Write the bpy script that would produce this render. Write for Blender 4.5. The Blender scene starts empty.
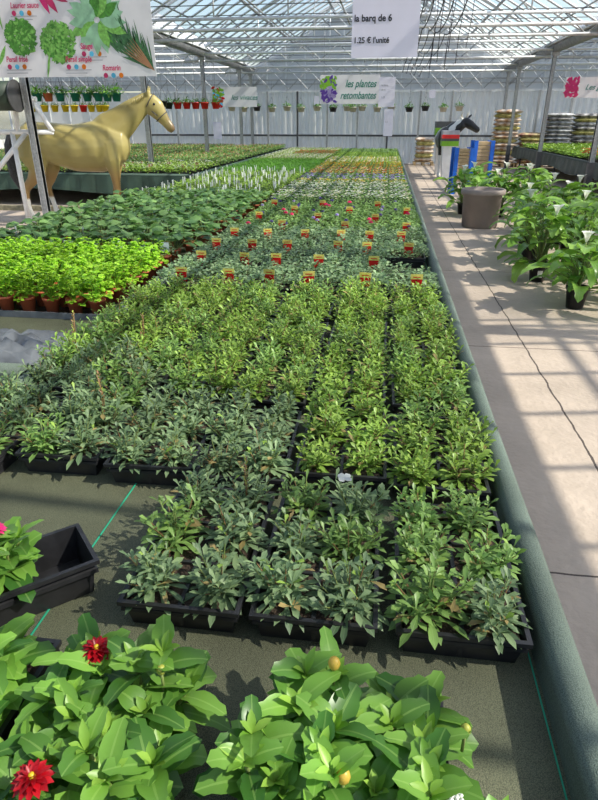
import bpy, math, random
from math import sin, cos, pi, radians as R
from mathutils import Vector as V, Matrix
random.seed(7)
scn = bpy.context.scene
col = scn.collection

# ------------------------------------------------------------------ materials
def newmat(name):
    m = bpy.data.materials.new(name); m.use_nodes = True
    nt = m.node_tree; nt.nodes.clear()
    return m, nt, nt.nodes, nt.links
def nd(nt, t, **k):
    n = nt.nodes.new(t)
    for a, b in k.items(): setattr(n, a, b)
    return n
def ramp2(nt, fac, c0, c1, p0=0.0, p1=1.0):
    r = nd(nt, 'ShaderNodeValToRGB')
    r.color_ramp.elements[0].color = (*c0, 1); r.color_ramp.elements[1].color = (*c1, 1)
    r.color_ramp.elements[0].position = p0; r.color_ramp.elements[1].position = p1
    nt.links.new(fac, r.inputs[0]); return r.outputs[0]
def simple(name, c, rough=.6, metal=0., var=.12, scale=8., bump=0., bscale=60., spec=.5, c2=None):
    m, nt, N, L = newmat(name)
    o = nd(nt, 'ShaderNodeOutputMaterial'); p = nd(nt, 'ShaderNodeBsdfPrincipled')
    p.inputs['Roughness'].default_value = rough; p.inputs['Metallic'].default_value = metal
    p.inputs['Specular IOR Level'].default_value = spec
    tc = nd(nt, 'ShaderNodeTexCoord'); nz = nd(nt, 'ShaderNodeTexNoise')
    nz.inputs['Scale'].default_value = scale; nz.inputs['Detail'].default_value = 5
    L.new(tc.outputs['Object'], nz.inputs['Vector'])
    c2 = c2 or tuple(min(1, x * (1 + var)) for x in c)
    c1 = tuple(x * (1 - var) for x in c)
    L.new(ramp2(nt, nz.outputs['Fac'], c1, c2, .35, .65), p.inputs['Base Color'])
    if bump:
        n2 = nd(nt, 'ShaderNodeTexNoise'); n2.inputs['Scale'].default_value = bscale
        L.new(tc.outputs['Object'], n2.inputs['Vector'])
        b = nd(nt, 'ShaderNodeBump'); b.inputs['Strength'].default_value = bump; b.inputs['Distance'].default_value = .01
        L.new(n2.outputs['Fac'], b.inputs['Height']); L.new(b.outputs[0], p.inputs['Normal'])
    L.new(p.outputs[0], o.inputs[0]); return m
def leafmat(name, ca, cb, cv=None, trans=.28, rough=.4, vein=True, spec=.4):
    m, nt, N, L = newmat(name)
    o = nd(nt, 'ShaderNodeOutputMaterial'); p = nd(nt, 'ShaderNodeBsdfPrincipled')
    p.inputs['Roughness'].default_value = rough; p.inputs['Specular IOR Level'].default_value = spec
    g = nd(nt, 'ShaderNodeNewGeometry'); oi = nd(nt, 'ShaderNodeObjectInfo')
    mx = nd(nt, 'ShaderNodeMix', data_type='RGBA'); mx.inputs[6].default_value = (*ca, 1); mx.inputs[7].default_value = (*cb, 1)
    L.new(g.outputs['Random Per Island'], mx.inputs[0])
    hs = nd(nt, 'ShaderNodeHueSaturation')
    mr = nd(nt, 'ShaderNodeMapRange'); mr.inputs[3].default_value = .8; mr.inputs[4].default_value = 1.2
    L.new(oi.outputs['Random'], mr.inputs[0]); L.new(mr.outputs[0], hs.inputs['Value'])
    L.new(mx.outputs[2], hs.inputs['Color'])
    c = hs.outputs[0]
    if vein:
        uv = nd(nt, 'ShaderNodeUVMap'); sx = nd(nt, 'ShaderNodeSeparateXYZ'); L.new(uv.outputs[0], sx.inputs[0])
        a = nd(nt, 'ShaderNodeMath', operation='SUBTRACT'); a.inputs[1].default_value = .5; L.new(sx.outputs[0], a.inputs[0])
        b = nd(nt, 'ShaderNodeMath', operation='ABSOLUTE'); L.new(a.outputs[0], b.inputs[0])
        w = nd(nt, 'ShaderNodeMath', operation='LESS_THAN'); w.inputs[1].default_value = .045; L.new(b.outputs[0], w.inputs[0])
        w2 = nd(nt, 'ShaderNodeMath', operation='MULTIPLY'); w2.inputs[1].default_value = .2; L.new(w.outputs[0], w2.inputs[0])
        m2 = nd(nt, 'ShaderNodeMix', data_type='RGBA'); L.new(w2.outputs[0], m2.inputs[0]); L.new(c, m2.inputs[6])
        m2.inputs[7].default_value = (*(cv or tuple(min(1, x * 1.7) for x in cb)), 1); c = m2.outputs[2]
    L.new(c, p.inputs['Base Color'])
    t = nd(nt, 'ShaderNodeBsdfTranslucent')
    h2 = nd(nt, 'ShaderNodeHueSaturation'); h2.inputs['Value'].default_value = 1.5; h2.inputs['Saturation'].default_value = 1.1; L.new(c, h2.inputs['Color'])
    L.new(h2.outputs[0], t.inputs[0])
    s = nd(nt, 'ShaderNodeMixShader'); s.inputs[0].default_value = trans
    L.new(p.outputs[0], s.inputs[1]); L.new(t.outputs[0], s.inputs[2]); L.new(s.outputs[0], o.inputs[0])
    return m
M = {}
M['pg'] = leafmat('grey_green_leaf', (.085, .145, .07), (.25, .35, .165), (.36, .48, .26), rough=.5)
M['pm'] = leafmat('mid_green_leaf', (.09, .17, .04), (.26, .42, .11), (.4, .55, .2))
M['pb'] = leafmat('bright_green_leaf', (.12, .22, .03), (.33, .49, .09), (.4, .55, .2))
M['dahlia'] = leafmat('dahlia_leaf', (.03, .115, .018), (.2, .39, .06), (.42, .62, .18), rough=.35)
M['tipleaf'] = leafmat('young_leaf', (.12, .27, .03), (.28, .46, .07), vein=False)
M['bud'] = leafmat('bud_green', (.3, .4, .05), (.5, .5, .1), vein=False)
M['budo'] = leafmat('bud_amber', (.5, .38, .05), (.62, .42, .08), vein=False)
M['stem'] = leafmat('stem_green', (.14, .22, .05), (.26, .3, .1), vein=False, trans=.1)
M['dry'] = leafmat('dry_leaf', (.25, .2, .08), (.4, .3, .12), vein=False)
M['redstem'] = leafmat('stem_reddish', (.22, .12, .05), (.35, .2, .1), vein=False, trans=.1)
M['red'] = leafmat('crimson_petal', (.25, .003, .008), (.5, .006, .014), vein=False, trans=.25)
M['dianthus'] = leafmat('blue_green_leaf', (.11, .2, .09), (.34, .46, .24), vein=False)
M['pansy'] = leafmat('pansy_leaf', (.1, .19, .05), (.27, .42, .13), vein=False)
M['lime'] = leafmat('parsley_leaf', (.16, .36, .02), (.42, .66, .06), vein=False)
M['straw'] = leafmat('broad_leaf', (.07, .16, .05), (.22, .37, .12), (.3, .45, .2))
M['lily'] = leafmat('lily_leaf', (.09, .21, .03), (.3, .5, .1), (.4, .6, .2), rough=.3)
M['grass'] = leafmat('chive_leaf', (.08, .22, .03), (.2, .42, .07), vein=False)
M['fern'] = leafmat('hanging_leaf', (.06, .16, .03), (.18, .36, .07), vein=False)
for k, c in dict(white=(.85, .85, .8), violet=(.16, .07, .45), pink=(.8, .05, .25), yellow=(.85, .62, .03), orange=(.85, .25, .02), lilac=(.5, .4, .75), redf=(.75, .05, .04), cream=(.8, .76, .5)).items():
    M['f_' + k] = leafmat('petal_' + k, tuple(x * .8 for x in c), c, vein=False, trans=.25)
M['black'] = simple('black_plastic', (.018, .018, .02), .38, var=.3, scale=20)
M['soil'] = simple('potting_soil', (.055, .035, .022), .95, var=.5, scale=80, bump=.6, bscale=200)
M['terra'] = simple('terracotta_plastic', (.5, .12, .05), .5)
M['steel'] = simple('galvanised_steel', (.42, .43, .44), .42, metal=.55, var=.18, scale=30)
M['alu'] = simple('white_aluminium', (.66, .68, .7), .45, metal=.2, var=.1)
M['gutter'] = simple('gutter_metal', (.22, .225, .23), .5, metal=.5, var=.2)
M['dark'] = simple('dark_steel', (.1, .1, .105), .5, metal=.5)
M['wood'] = simple('pale_timber', (.5, .36, .19), .7, scale=14, bump=.2)
M['woodg'] = simple('weathered_timber', (.28, .25, .16), .8, var=.3, scale=14)
M['blue'] = simple('blue_paint', (.01, .13, .62), .4)
M['whitep'] = simple('white_paint', (.8, .8, .8), .35, var=.04)
M['paper'] = simple('white_paper', (.74, .72, .84), .7, var=.03)
M['banner'] = simple('banner_vinyl', (.8, .78, .8), .5, var=.05, scale=3)
M['ink'] = simple('black_ink', (.02, .02, .03), .6)
M['teal'] = simple('green_ink', (.01, .22, .16), .6)
M['magenta'] = simple('magenta_ink', (.6, .03, .14), .6)
M['cyan'] = simple('cyan_ink', (.1, .5, .75), .6)
M['greyink'] = simple('grey_ink', (.4, .4, .45), .6)
M['tagred'] = leafmat('tag_red', (.6, .015, .015), (.7, .02, .02), vein=False, trans=.4)
M['tagyel'] = leafmat('tag_yellow', (.7, .62, .15), (.75, .68, .2), vein=False, trans=.3)
M['tagwhite'] = leafmat('tag_white', (.8, .8, .78), (.86, .86, .83), vein=False, trans=.4)
M['tagbrown'] = simple('tag_brown', (.42, .2, .1), .6)
M['greenpot'] = simple('green_pot', (.01, .16, .11), .4)
M['yellowpot'] = simple('yellow_pot', (.85, .58, .02), .35)
M['redpot'] = simple('red_pot', (.75, .02, .02), .35)
M['beigepot'] = simple('beige_pot', (.6, .55, .45), .6)
M['taupe'] = simple('taupe_planter', (.27, .22, .19), .6, var=.1, scale=4, bump=.1)
M['pvc'] = simple('white_plastic', (.86, .86, .87), .4, var=.06)
M['drum'] = simple('dark_green_hose', (.03, .05, .035), .5)
M['plasticgrey'] = simple('grey_plastic_sheet', (.13, .14, .15), .25, var=.3, scale=10)
M['bagorange'] = simple('orange_sack', (.62, .33, .16), .5, var=.35, scale=6, c2=(.78, .7, .6))
M['bagyellow'] = simple('yellow_sack', (.5, .45, .08), .5, var=.5, scale=8, c2=(.8, .72, .3))
M['baggrey'] = simple('grey_sack', (.2, .2, .21), .5, var=.5, scale=5, c2=(.72, .72, .72))
M['bagdark'] = simple('dark_sack', (.16, .15, .15), .5, var=.5, scale=7, c2=(.6, .58, .55))
M['bagpink'] = simple('pink_sack', (.5, .22, .2), .5, var=.4, scale=7, c2=(.7, .6, .3))
M['grassprint'] = simple('grass_print', (.2, .45, .02), .5)
M['teat'] = simple('dark_hair', (.035, .035, .04), .6, var=.4, scale=40, bump=.5)

def fabric(name, c, c2, thread=None):
    m, nt, N, L = newmat(name)
    o = nd(nt, 'ShaderNodeOutputMaterial'); p = nd(nt, 'ShaderNodeBsdfPrincipled'); p.inputs['Roughness'].default_value = .7
    tc = nd(nt, 'ShaderNodeTexCoord')
    v = nd(nt, 'ShaderNodeTexVoronoi'); v.inputs['Scale'].default_value = 420; L.new(tc.outputs['Object'], v.inputs['Vector'])
    nz = nd(nt, 'ShaderNodeTexNoise'); nz.inputs['Scale'].default_value = 3; nz.inputs['Detail'].default_value = 6; L.new(tc.outputs['Object'], nz.inputs['Vector'])
    a = ramp2(nt, v.outputs['Distance'], c2, c, 0., .75)
    mx = nd(nt, 'ShaderNodeMix', data_type='RGBA', blend_type='MULTIPLY'); mx.inputs[0].default_value = .6
    L.new(a, mx.inputs[6]); L.new(ramp2(nt, nz.outputs['Fac'], (.55, .55, .5), (1.1, 1.1, 1.05), .35, .65), mx.inputs[7])
    b = nd(nt, 'ShaderNodeBump'); b.inputs['Strength'].default_value = .5; b.inputs['Distance'].default_value = .003
    L.new(v.outputs['Distance'], b.inputs['Height']); L.new(b.outputs[0], p.inputs['Normal'])
    L.new(mx.outputs[2], p.inputs['Base Color']); L.new(p.outputs[0], o.inputs[0]); return m
M['rim'] = fabric('green_ground_cloth', (.09, .122, .1), (.2, .26, .22))
M['bed'] = fabric('olive_ground_cloth', (.055, .062, .035), (.19, .195, .12))
M['skirt'] = fabric('dark_green_skirt', (.035, .075, .055), (.07, .12, .095))
M['skirtgrey'] = fabric('grey_skirt', (.07, .085, .075), (.12, .14, .125))
M['thread'] = simple('green_thread', (.02, .35, .2), .6)

def concrete():
    m, nt, N, L = newmat('concrete_paving')
    o = nd(nt, 'ShaderNodeOutputMaterial'); p = nd(nt, 'ShaderNodeBsdfPrincipled'); p.inputs['Roughness'].default_value = .8
    tc = nd(nt, 'ShaderNodeTexCoord')
    nz = nd(nt, 'ShaderNodeTexNoise'); nz.inputs['Scale'].default_value = 1.3; nz.inputs['Detail'].default_value = 10; nz.inputs['Roughness'].default_value = .65
    L.new(tc.outputs['Object'], nz.inputs['Vector'])
    base = ramp2(nt, nz.outputs['Fac'], (.38, .31, .245), (.56, .46, .37), .3, .7)
    sx = nd(nt, 'ShaderNodeSeparateXYZ'); L.new(tc.outputs['Object'], sx.inputs[0])
    wn = nd(nt, 'ShaderNodeTexNoise'); wn.inputs['Scale'].default_value = 5; wn.inputs['Detail'].default_value = 4; L.new(tc.outputs['Object'], wn.inputs['Vector'])
    def line(out, off, period, width, wob):
        a = nd(nt, 'ShaderNodeMath', operation='MULTIPLY_ADD'); a.inputs[1].default_value = wob; L.new(wn.outputs['Fac'], a.inputs[0]); L.new(out, a.inputs[2])
        b = nd(nt, 'ShaderNodeMath', operation='SUBTRACT'); b.inputs[1].default_value = off + wob * .5; L.new(a.outputs[0], b.inputs[0])
        w = nd(nt, 'ShaderNodeMath', operation='PINGPONG'); w.inputs[1].default_value = period / 2; L.new(b.outputs[0], w.inputs[0])
        c = nd(nt, 'ShaderNodeMath', operation='LESS_THAN'); c.inputs[1].default_value = width; L.new(w.outputs[0], c.inputs[0]); return c.outputs[0]
    l1 = line(sx.outputs[0], 1.16, 3.2, .006, .035); l2 = line(sx.outputs[1], 1.92, 2.6, .005, .02)
    ad = nd(nt, 'ShaderNodeMath', operation='MAXIMUM'); L.new(l1, ad.inputs[0]); L.new(l2, ad.inputs[1])
    mx = nd(nt, 'ShaderNodeMix', data_type='RGBA'); L.new(ad.outputs[0], mx.inputs[0]); L.new(base, mx.inputs[6]); mx.inputs[7].default_value = (.08, .06, .05, 1)
    L.new(mx.outputs[2], p.inputs['Base Color'])
    n2 = nd(nt, 'ShaderNodeTexNoise'); n2.inputs['Scale'].default_value = 25; n2.inputs['Detail'].default_value = 8; L.new(tc.outputs['Object'], n2.inputs['Vector'])
    b = nd(nt, 'ShaderNodeBump'); b.inputs['Strength'].default_value = .35; b.inputs['Distance'].default_value = .02; L.new(n2.outputs['Fac'], b.inputs['Height']); L.new(b.outputs[0], p.inputs['Normal'])
    L.new(p.outputs[0], o.inputs[0]); return m
M['floor'] = concrete()
def glass():
    m, nt, N, L = newmat('greenhouse_glass')
    o = nd(nt, 'ShaderNodeOutputMaterial')
    tr = nd(nt, 'ShaderNodeBsdfTransparent'); tr.inputs[0].default_value = (.97, .99, 1, 1)
    gl = nd(nt, 'ShaderNodeBsdfGlossy'); gl.inputs['Roughness'].default_value = .1
    tl = nd(nt, 'ShaderNodeBsdfTranslucent'); tl.inputs[0].default_value = (.85, .87, .9, 1)
    df = nd(nt, 'ShaderNodeBsdfDiffuse'); df.inputs[0].default_value = (.75, .77, .8, 1)
    g = nd(nt, 'ShaderNodeNewGeometry'); tc = nd(nt, 'ShaderNodeTexCoord')
    nz = nd(nt, 'ShaderNodeTexNoise'); nz.inputs['Scale'].default_value = .9; nz.inputs['Detail'].default_value = 6; L.new(tc.outputs['Object'], nz.inputs['Vector'])
    a = nd(nt, 'ShaderNodeMath', operation='ADD'); L.new(g.outputs['Random Per Island'], a.inputs[0]); L.new(nz.outputs['Fac'], a.inputs[1])
    mr = nd(nt, 'ShaderNodeMapRange'); mr.inputs[1].default_value = .5; mr.inputs[2].default_value = 1.5; mr.inputs[3].default_value = .02; mr.inputs[4].default_value = .4
    L.new(a.outputs[0], mr.inputs[0])
    s0 = nd(nt, 'ShaderNodeMixShader'); s0.inputs[0].default_value = .5; L.new(tl.outputs[0], s0.inputs[1]); L.new(df.outputs[0], s0.inputs[2])
    s1 = nd(nt, 'ShaderNodeMixShader'); L.new(mr.outputs[0], s1.inputs[0]); L.new(tr.outputs[0], s1.inputs[1]); L.new(s0.outputs[0], s1.inputs[2])
    s2 = nd(nt, 'ShaderNodeMixShader'); s2.inputs[0].default_value = .06; L.new(s1.outputs[0], s2.inputs[1]); L.new(gl.outputs[0], s2.inputs[2])
    L.new(s2.outputs[0], o.inputs[0]); return m
M['glass'] = glass()
def translu(name, c, f):
    m, nt, N, L = newmat(name)
    o = nd(nt, 'ShaderNodeOutputMaterial'); df = nd(nt, 'ShaderNodeBsdfPrincipled'); df.inputs['Base Color'].default_value = (*c, 1); df.inputs['Roughness'].default_value = .4
    tl = nd(nt, 'ShaderNodeBsdfTranslucent'); tl.inputs[0].default_value = (*c, 1)
    s = nd(nt, 'ShaderNodeMixShader'); s.inputs[0].default_value = f; L.new(df.outputs[0], s.inputs[1]); L.new(tl.outputs[0], s.inputs[2]); L.new(s.outputs[0], o.inputs[0]); return m
M['corr'] = translu('corrugated_white_sheet', (.86, .86, .84), .35)
M['gable'] = translu('milky_gable_sheet', (.62, .63, .63), .5)

def animalmat(name, kind):
    m, nt, N, L = newmat(name)
    o = nd(nt, 'ShaderNodeOutputMaterial'); p = nd(nt, 'ShaderNodeBsdfPrincipled'); p.inputs['Roughness'].default_value = .3
    tc = nd(nt, 'ShaderNodeTexCoord'); sx = nd(nt, 'ShaderNodeSeparateXYZ'); L.new(tc.outputs['Object'], sx.inputs[0])
    nz = nd(nt, 'ShaderNodeTexNoise'); L.new(tc.outputs['Object'], nz.inputs['Vector'])
    if kind == 'horse':
        nz.inputs['Scale'].default_value = 2.5
        c = ramp2(nt, nz.outputs['Fac'], (.33, .27, .09), (.44, .37, .14), .3, .7)
        # golden brown lower legs and muzzle, white socks: paint of the figure
        r1 = ramp2(nt, sx.outputs[2], (1, 1, 1), (0, 0, 0), .75, 1.0)
        m1 = nd(nt, 'ShaderNodeMix', data_type='RGBA'); L.new(r1, m1.inputs[0]); L.new(c, m1.inputs[6]); m1.inputs[7].default_value = (.33, .2, .07, 1)
        r2 = ramp2(nt, sx.outputs[2], (1, 1, 1), (0, 0, 0), .4, .44)
        m2 = nd(nt, 'ShaderNodeMix', data_type='RGBA'); L.new(r2, m2.inputs[0]); L.new(m1.outputs[2], m2.inputs[6]); m2.inputs[7].default_value = (.8, .78, .72, 1)
        mr = nd(nt, 'ShaderNodeMapRange'); mr.inputs[1].default_value = 2.18; mr.inputs[2].default_value = 2.36; L.new(sx.outputs[0], mr.inputs[0])
        m3 = nd(nt, 'ShaderNodeMix', data_type='RGBA'); L.new(mr.outputs[0], m3.inputs[0]); L.new(m2.outputs[2], m3.inputs[6]); m3.inputs[7].default_value = (.16, .1, .05, 1)
        L.new(m3.outputs[2], p.inputs['Base Color'])
    else:
        nz.inputs['Scale'].default_value = 1.6
        c = ramp2(nt, nz.outputs['Fac'], (.012, .012, .014), (.8, .8, .78), .575, .585)
        r1 = ramp2(nt, sx.outputs[2], (1, 1, 1), (0, 0, 0), .62, .63)
        m1 = nd(nt, 'ShaderNodeMix', data_type='RGBA'); L.new(r1, m1.inputs[0]); L.new(c, m1.inputs[6]); m1.inputs[7].default_value = (.8, .8, .78, 1)
        L.new(m1.outputs[2], p.inputs['Base Color'])
    L.new(p.outputs[0], o.inputs[0]); return m
M['horse'] = animalmat('golden_horse_paint', 'horse')
M['calf'] = animalmat('black_white_paint', 'calf')

# ------------------------------------------------------------------ mesh builder
PROF = {
 'spat': [.14, .3, .62, .95, 1., .62], 'ovate': [.2, .75, 1., .92, .66, .3], 'lance': [.2, .6, .95, 1., .7, .35],
 'round': [.35, .85, 1., 1., .85, .5], 'petal': [.4, .7, .95, 1., .9, .6], 'arrow': [1., .98, .88, .7, .46, .2], 'strap': [.8, 1, 1, .9, .7, .4]}
class MB:
    def __init__(s): s.v = []; s.f = []; s.m = []; s.mi = []; s.uv = []; s.sm = []
    def mat(s, m):
        m = M[m] if isinstance(m, str) else m
        if m not in s.m: s.m.append(m)
        return s.m.index(m)
    def face(s, idx, mi, uv=None, sm=True):
        s.f.append(idx); s.mi.append(mi); s.uv.append(uv or [(0, 0)] * len(idx)); s.sm.append(sm)
    def box(s, a, b, m, T=None):
        mi = s.mat(m); n = len(s.v)
        P = [V((x, y, z)) for z in (a[2], b[2]) for y in (a[1], b[1]) for x in (a[0], b[0])]
        if T: P = [T @ p for p in P]
        s.v += [tuple(p) for p in P]
        for q in ((0, 2, 3, 1), (4, 5, 7, 6), (0, 1, 5, 4), (2, 6, 7, 3), (0, 4, 6, 2), (1, 3, 7, 5)): s.face([n + i for i in q], mi, sm=False)
    def quad(s, pts, m):
        mi = s.mat(m); n = len(s.v); s.v += [tuple(p) for p in pts]; s.face([n + i for i in range(len(pts))], mi, [(0, 0), (1, 0), (1, 1), (0, 1)][:len(pts)] if len(pts) <= 4 else None, False)
    def tube(s, pts, rad, m, n=8, cap=True, up=(0, 0, 1)):
        mi = s.mat(m); pts = [V(p) for p in pts]
        if not isinstance(rad, (list, tuple)): rad = [rad] * len(pts)
        b0 = len(s.v)
        for i, p in enumerate(pts):
            d = (pts[min(i + 1, len(pts) - 1)] - pts[max(i - 1, 0)]).normalized()
            u = V(up)
            if abs(d.dot(u)) > .97: u = V((0, 1, 0)) if abs(d.y) < .9 else V((1, 0, 0))
            sd = d.cross(u).normalized(); nn = sd.cross(d)
            ra = rad[i]; ra, rb = ra if isinstance(ra, (tuple, list)) else (ra, ra)
            for k in range(n):
                a = 2 * pi * k / n; s.v.append(tuple(p + sd * ra * cos(a) + nn * rb * sin(a)))
        for i in range(len(pts) - 1):
            for k in range(n):
                a = b0 + i * n + k; b = b0 + i * n + (k + 1) % n; s.face([a, b, b + n, a + n], mi)
        if cap:
            s.face([b0 + k for k in range(n)][::-1], mi, sm=False); e = b0 + (len(pts) - 1) * n; s.face([e + k for k in range(n)], mi, sm=False)
    def lathe(s, prof, m, c=(0, 0, 0), n=20, sm=True, sq=0):
        mi = s.mat(m); b0 = len(s.v)
        for r, z in prof:
            for k in range(n):
                a = 2 * pi * k / n; s.v.append((c[0] + r * cos(a), c[1] + r * sin(a), c[2] + z))
        for i in range(len(prof) - 1):
            for k in range(n):
                a = b0 + i * n + k; b = b0 + i * n + (k + 1) % n; s.face([a, b, b + n, a + n], mi, sm=sm)
    def ball(s, c, r, m, n=8, sz=1.):
        pr = [(max(r * cos(-pi / 2 + pi * i / n), 1e-4), r * sz * sin(-pi / 2 + pi * i / n)) for i in range(n + 1)]
        s.lathe(pr, m, c, n + 2)
    def leaf(s, o, az, el, L, W, m, prof='spat', droop=.6, fold=.25, n=5, wav=0):
        mi = s.mat(m); p = V(o); P = PROF[prof]; b = len(s.v)
        sd = V((-sin(az), cos(az), 0)); tilt = random.uniform(-.35, .35)
        for i in range(n + 1):
            e = el - droop * i / n; d = V((cos(az) * cos(e), sin(az) * cos(e), sin(e)))
            if i: p = p + d * (L / n)
            nn = d.cross(sd) * -1.0
            if nn.z < 0 and el < 1.2: nn = -nn
            if i == n: s.v.append(tuple(p)); break
            w = W * .5 * P[min(5, int(round(i * 5 / n)))]
            s2 = sd * cos(tilt) + nn * sin(tilt)
            k = fold * w + (random.uniform(-wav, wav) * W if wav else 0)
            s.v += [tuple(p - s2 * w + nn * k), tuple(p), tuple(p + s2 * w + nn * (fold * w))]
        for i in range(n - 1):
            a = b + 3 * i; v0 = i / n; v1 = (i + 1) / n
            s.face([a, a + 1, a + 4, a + 3], mi, [(0, v0), (.5, v0), (.5, v1), (0, v1)])
            s.face([a + 1, a + 2, a + 5, a + 4], mi, [(.5, v0), (1, v0), (1, v1), (.5, v1)])
        a = b + 3 * (n - 1); t = b + 3 * n
        s.face([a, a + 1, t], mi, [(0, .9), (.5, .9), (.5, 1)]); s.face([a + 1, a + 2, t], mi, [(.5, .9), (1, .9), (.5, 1)])
    def mesh(s, name):
        me = bpy.data.meshes.new(name); me.from_pydata(s.v, [], s.f)
        for m in s.m: me.materials.append(m)
        me.polygons.foreach_set('material_index', s.mi); me.polygons.foreach_set('use_smooth', s.sm)
        uv = me.uv_layers.new(name='UVMap'); flat = [c for q in s.uv for t in q for c in t]; uv.data.foreach_set('uv', flat)
        me.update(); return me
    def build(s, name, parent=None, loc=(0, 0, 0), rz=0):
        return place(s.mesh(name), name, parent, loc, rz)
def place(me, name, parent=None, loc=(0, 0, 0), rz=0, sc=None):
    o = bpy.data.objects.new(name, me); col.objects.link(o)
    if parent: o.parent = parent
    o.location = loc; o.rotation_euler = (0, 0, rz)
    if sc: o.scale = (sc, sc, sc)
    return o
def tag(o, label, cat, group=None, kind=None):
    o['label'] = label; o['category'] = cat
    if group: o['group'] = group
    if kind: o['kind'] = kind
    return o
def empty(name, loc, rz=0):
    o = bpy.data.objects.new(name, None); col.objects.link(o); o.location = loc; o.rotation_euler = (0, 0, rz); o.empty_display_size = .05; return o
TR = [0]
def struct(mb, name=None, **k):
    if name is None: TR[0] += 1; name = 'trim_%d' % TR[0]
    o = mb.build(name, **k); o['kind'] = 'structure'; return o
ORD = 'first second third fourth fifth sixth seventh eighth ninth tenth eleventh twelfth thirteenth fourteenth fifteenth sixteenth seventeenth eighteenth nineteenth twentieth'.split()
U = random.uniform

# ------------------------------------------------------------------ camera
f_px, pitch = 592., math.atan(280 / 592.)
yaw = math.atan(89 / (592 / cos(pitch)))
fw = V((-sin(yaw) * cos(pitch), cos(yaw) * cos(pitch), -sin(pitch))); rt = V((cos(yaw), sin(yaw), 0)); up = rt.cross(fw)
cam = bpy.data.cameras.new('camera'); co = bpy.data.objects.new('camera', cam); col.objects.link(co)
cam.sensor_fit = 'VERTICAL'; cam.sensor_height = 24; cam.lens = 24 * 592 / 800; cam.clip_start = .05
mw = Matrix((rt, up, -fw)).transposed().to_4x4(); mw.translation = V((0, 0, 1.6)); co.matrix_world = mw
scn.camera = co
def pix(u, v, axis, val):                      # a point of the place seen at a pixel, on the plane axis = val
    r = fw + rt * ((u - 299) / f_px) + up * ((400 - v) / f_px)
    t = (val - (0, 0, 1.6)[axis]) / r[axis]; return V((0, 0, 1.6)) + r * t

# ------------------------------------------------------------------ light
sun = bpy.data.lights.new('sun', 'SUN'); sun.energy = 7.0; sun.angle = R(.6); sun.color = (1, .94, .82)
so = bpy.data.objects.new('sun', sun); col.objects.link(so)
sd = V((1, -.13, .92)).normalized(); so.rotation_euler = sd.to_track_quat('Z', 'Y').to_euler()
w = bpy.data.worlds.new('world'); scn.world = w; w.use_nodes = True; nt = w.node_tree; nt.nodes.clear()
wo = nd(nt, 'ShaderNodeOutputWorld'); bg = nd(nt, 'ShaderNodeBackground'); sk = nd(nt, 'ShaderNodeTexSky')
sk.sky_type = 'NISHITA'; sk.sun_disc = False; sk.sun_elevation = R(45); sk.sun_rotation = R(95); sk.altitude = 100; sk.air_density = 1.2; sk.dust_density = 1.5
bg.inputs[1].default_value = .2
nt.links.new(sk.outputs[0], bg.inputs[0]); nt.links.new(bg.outputs[0], wo.inputs[0])
vs = scn.view_settings; vs.view_transform = 'Standard'; vs.look = 'None'; vs.exposure = 0.12; vs.gamma = 1; vs.use_curve_mapping = False
scn.cycles.transparent_max_bounces = 24; scn.cycles.max_bounces = 8; scn.cycles.sample_clamp_indirect = 6; scn.cycles.use_denoising = True

# ------------------------------------------------------------------ shell
YB, Y0 = 26.2, -4.0
XG = [-15.2, -5.43, 4.35, 14.13]                 # gutter lines
b = MB(); b.quad([(-15.3, Y0, 0), (14.2, Y0, 0), (14.2, YB + .2, 0), (-15.3, YB + .2, 0)], 'floor'); struct(b, 'floor')
b = MB(); mi = b.mat('corr')                    # corrugated lower back wall
xs = []; x = -9.8
while x < 14.13:
    xs += [(x, 0), (x + .07, 0), (x + .12, .09), (x + .19, .09)]; x += .24
for i, (x, d) in enumerate(xs): b.v += [(x, YB + .04 - d, 0), (x, YB + .04 - d, 2.62)]
for i in range(len(xs) - 1): b.face([2 * i, 2 * i + 2, 2 * i + 3, 2 * i + 1], mi, sm=False)
b.box((-9.8, YB - .12, 1.0), (14.13, YB - .055, 1.07), 'dark'); b.box((-9.8, YB - .14, 2.58), (14.13, YB - .055, 2.66), 'alu')
struct(b, 'wall_back')
b = MB(); b.box((-15.2, YB - .02, 0), (-9.8, YB + .02, 2.62), 'corr')
for x in range(7): b.box((-15.1 + x * .88, YB - .06, 0), (-15.05 + x * .88, YB - .02, 2.62), 'alu')
struct(b, 'wall_back_plain')
for nm, x in (('wall_left', XG[0]), ('wall_right', XG[3])):
    b = MB(); b.box((x - .02, Y0, 0), (x + .02, YB, .9), 'corr')
    y = Y0
    while y < YB: b.box((x - .03, y, .9), (x + .03, y + .06, 3.4), 'alu'); y += 1.2
    b.quad([(x, Y0, .9), (x, YB, .9), (x, YB, 3.4), (x, Y0, 3.4)], 'glass')
    struct(b, nm)
ZE, ZR = 3.45, 6.0                              # eaves and ridge
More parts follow.
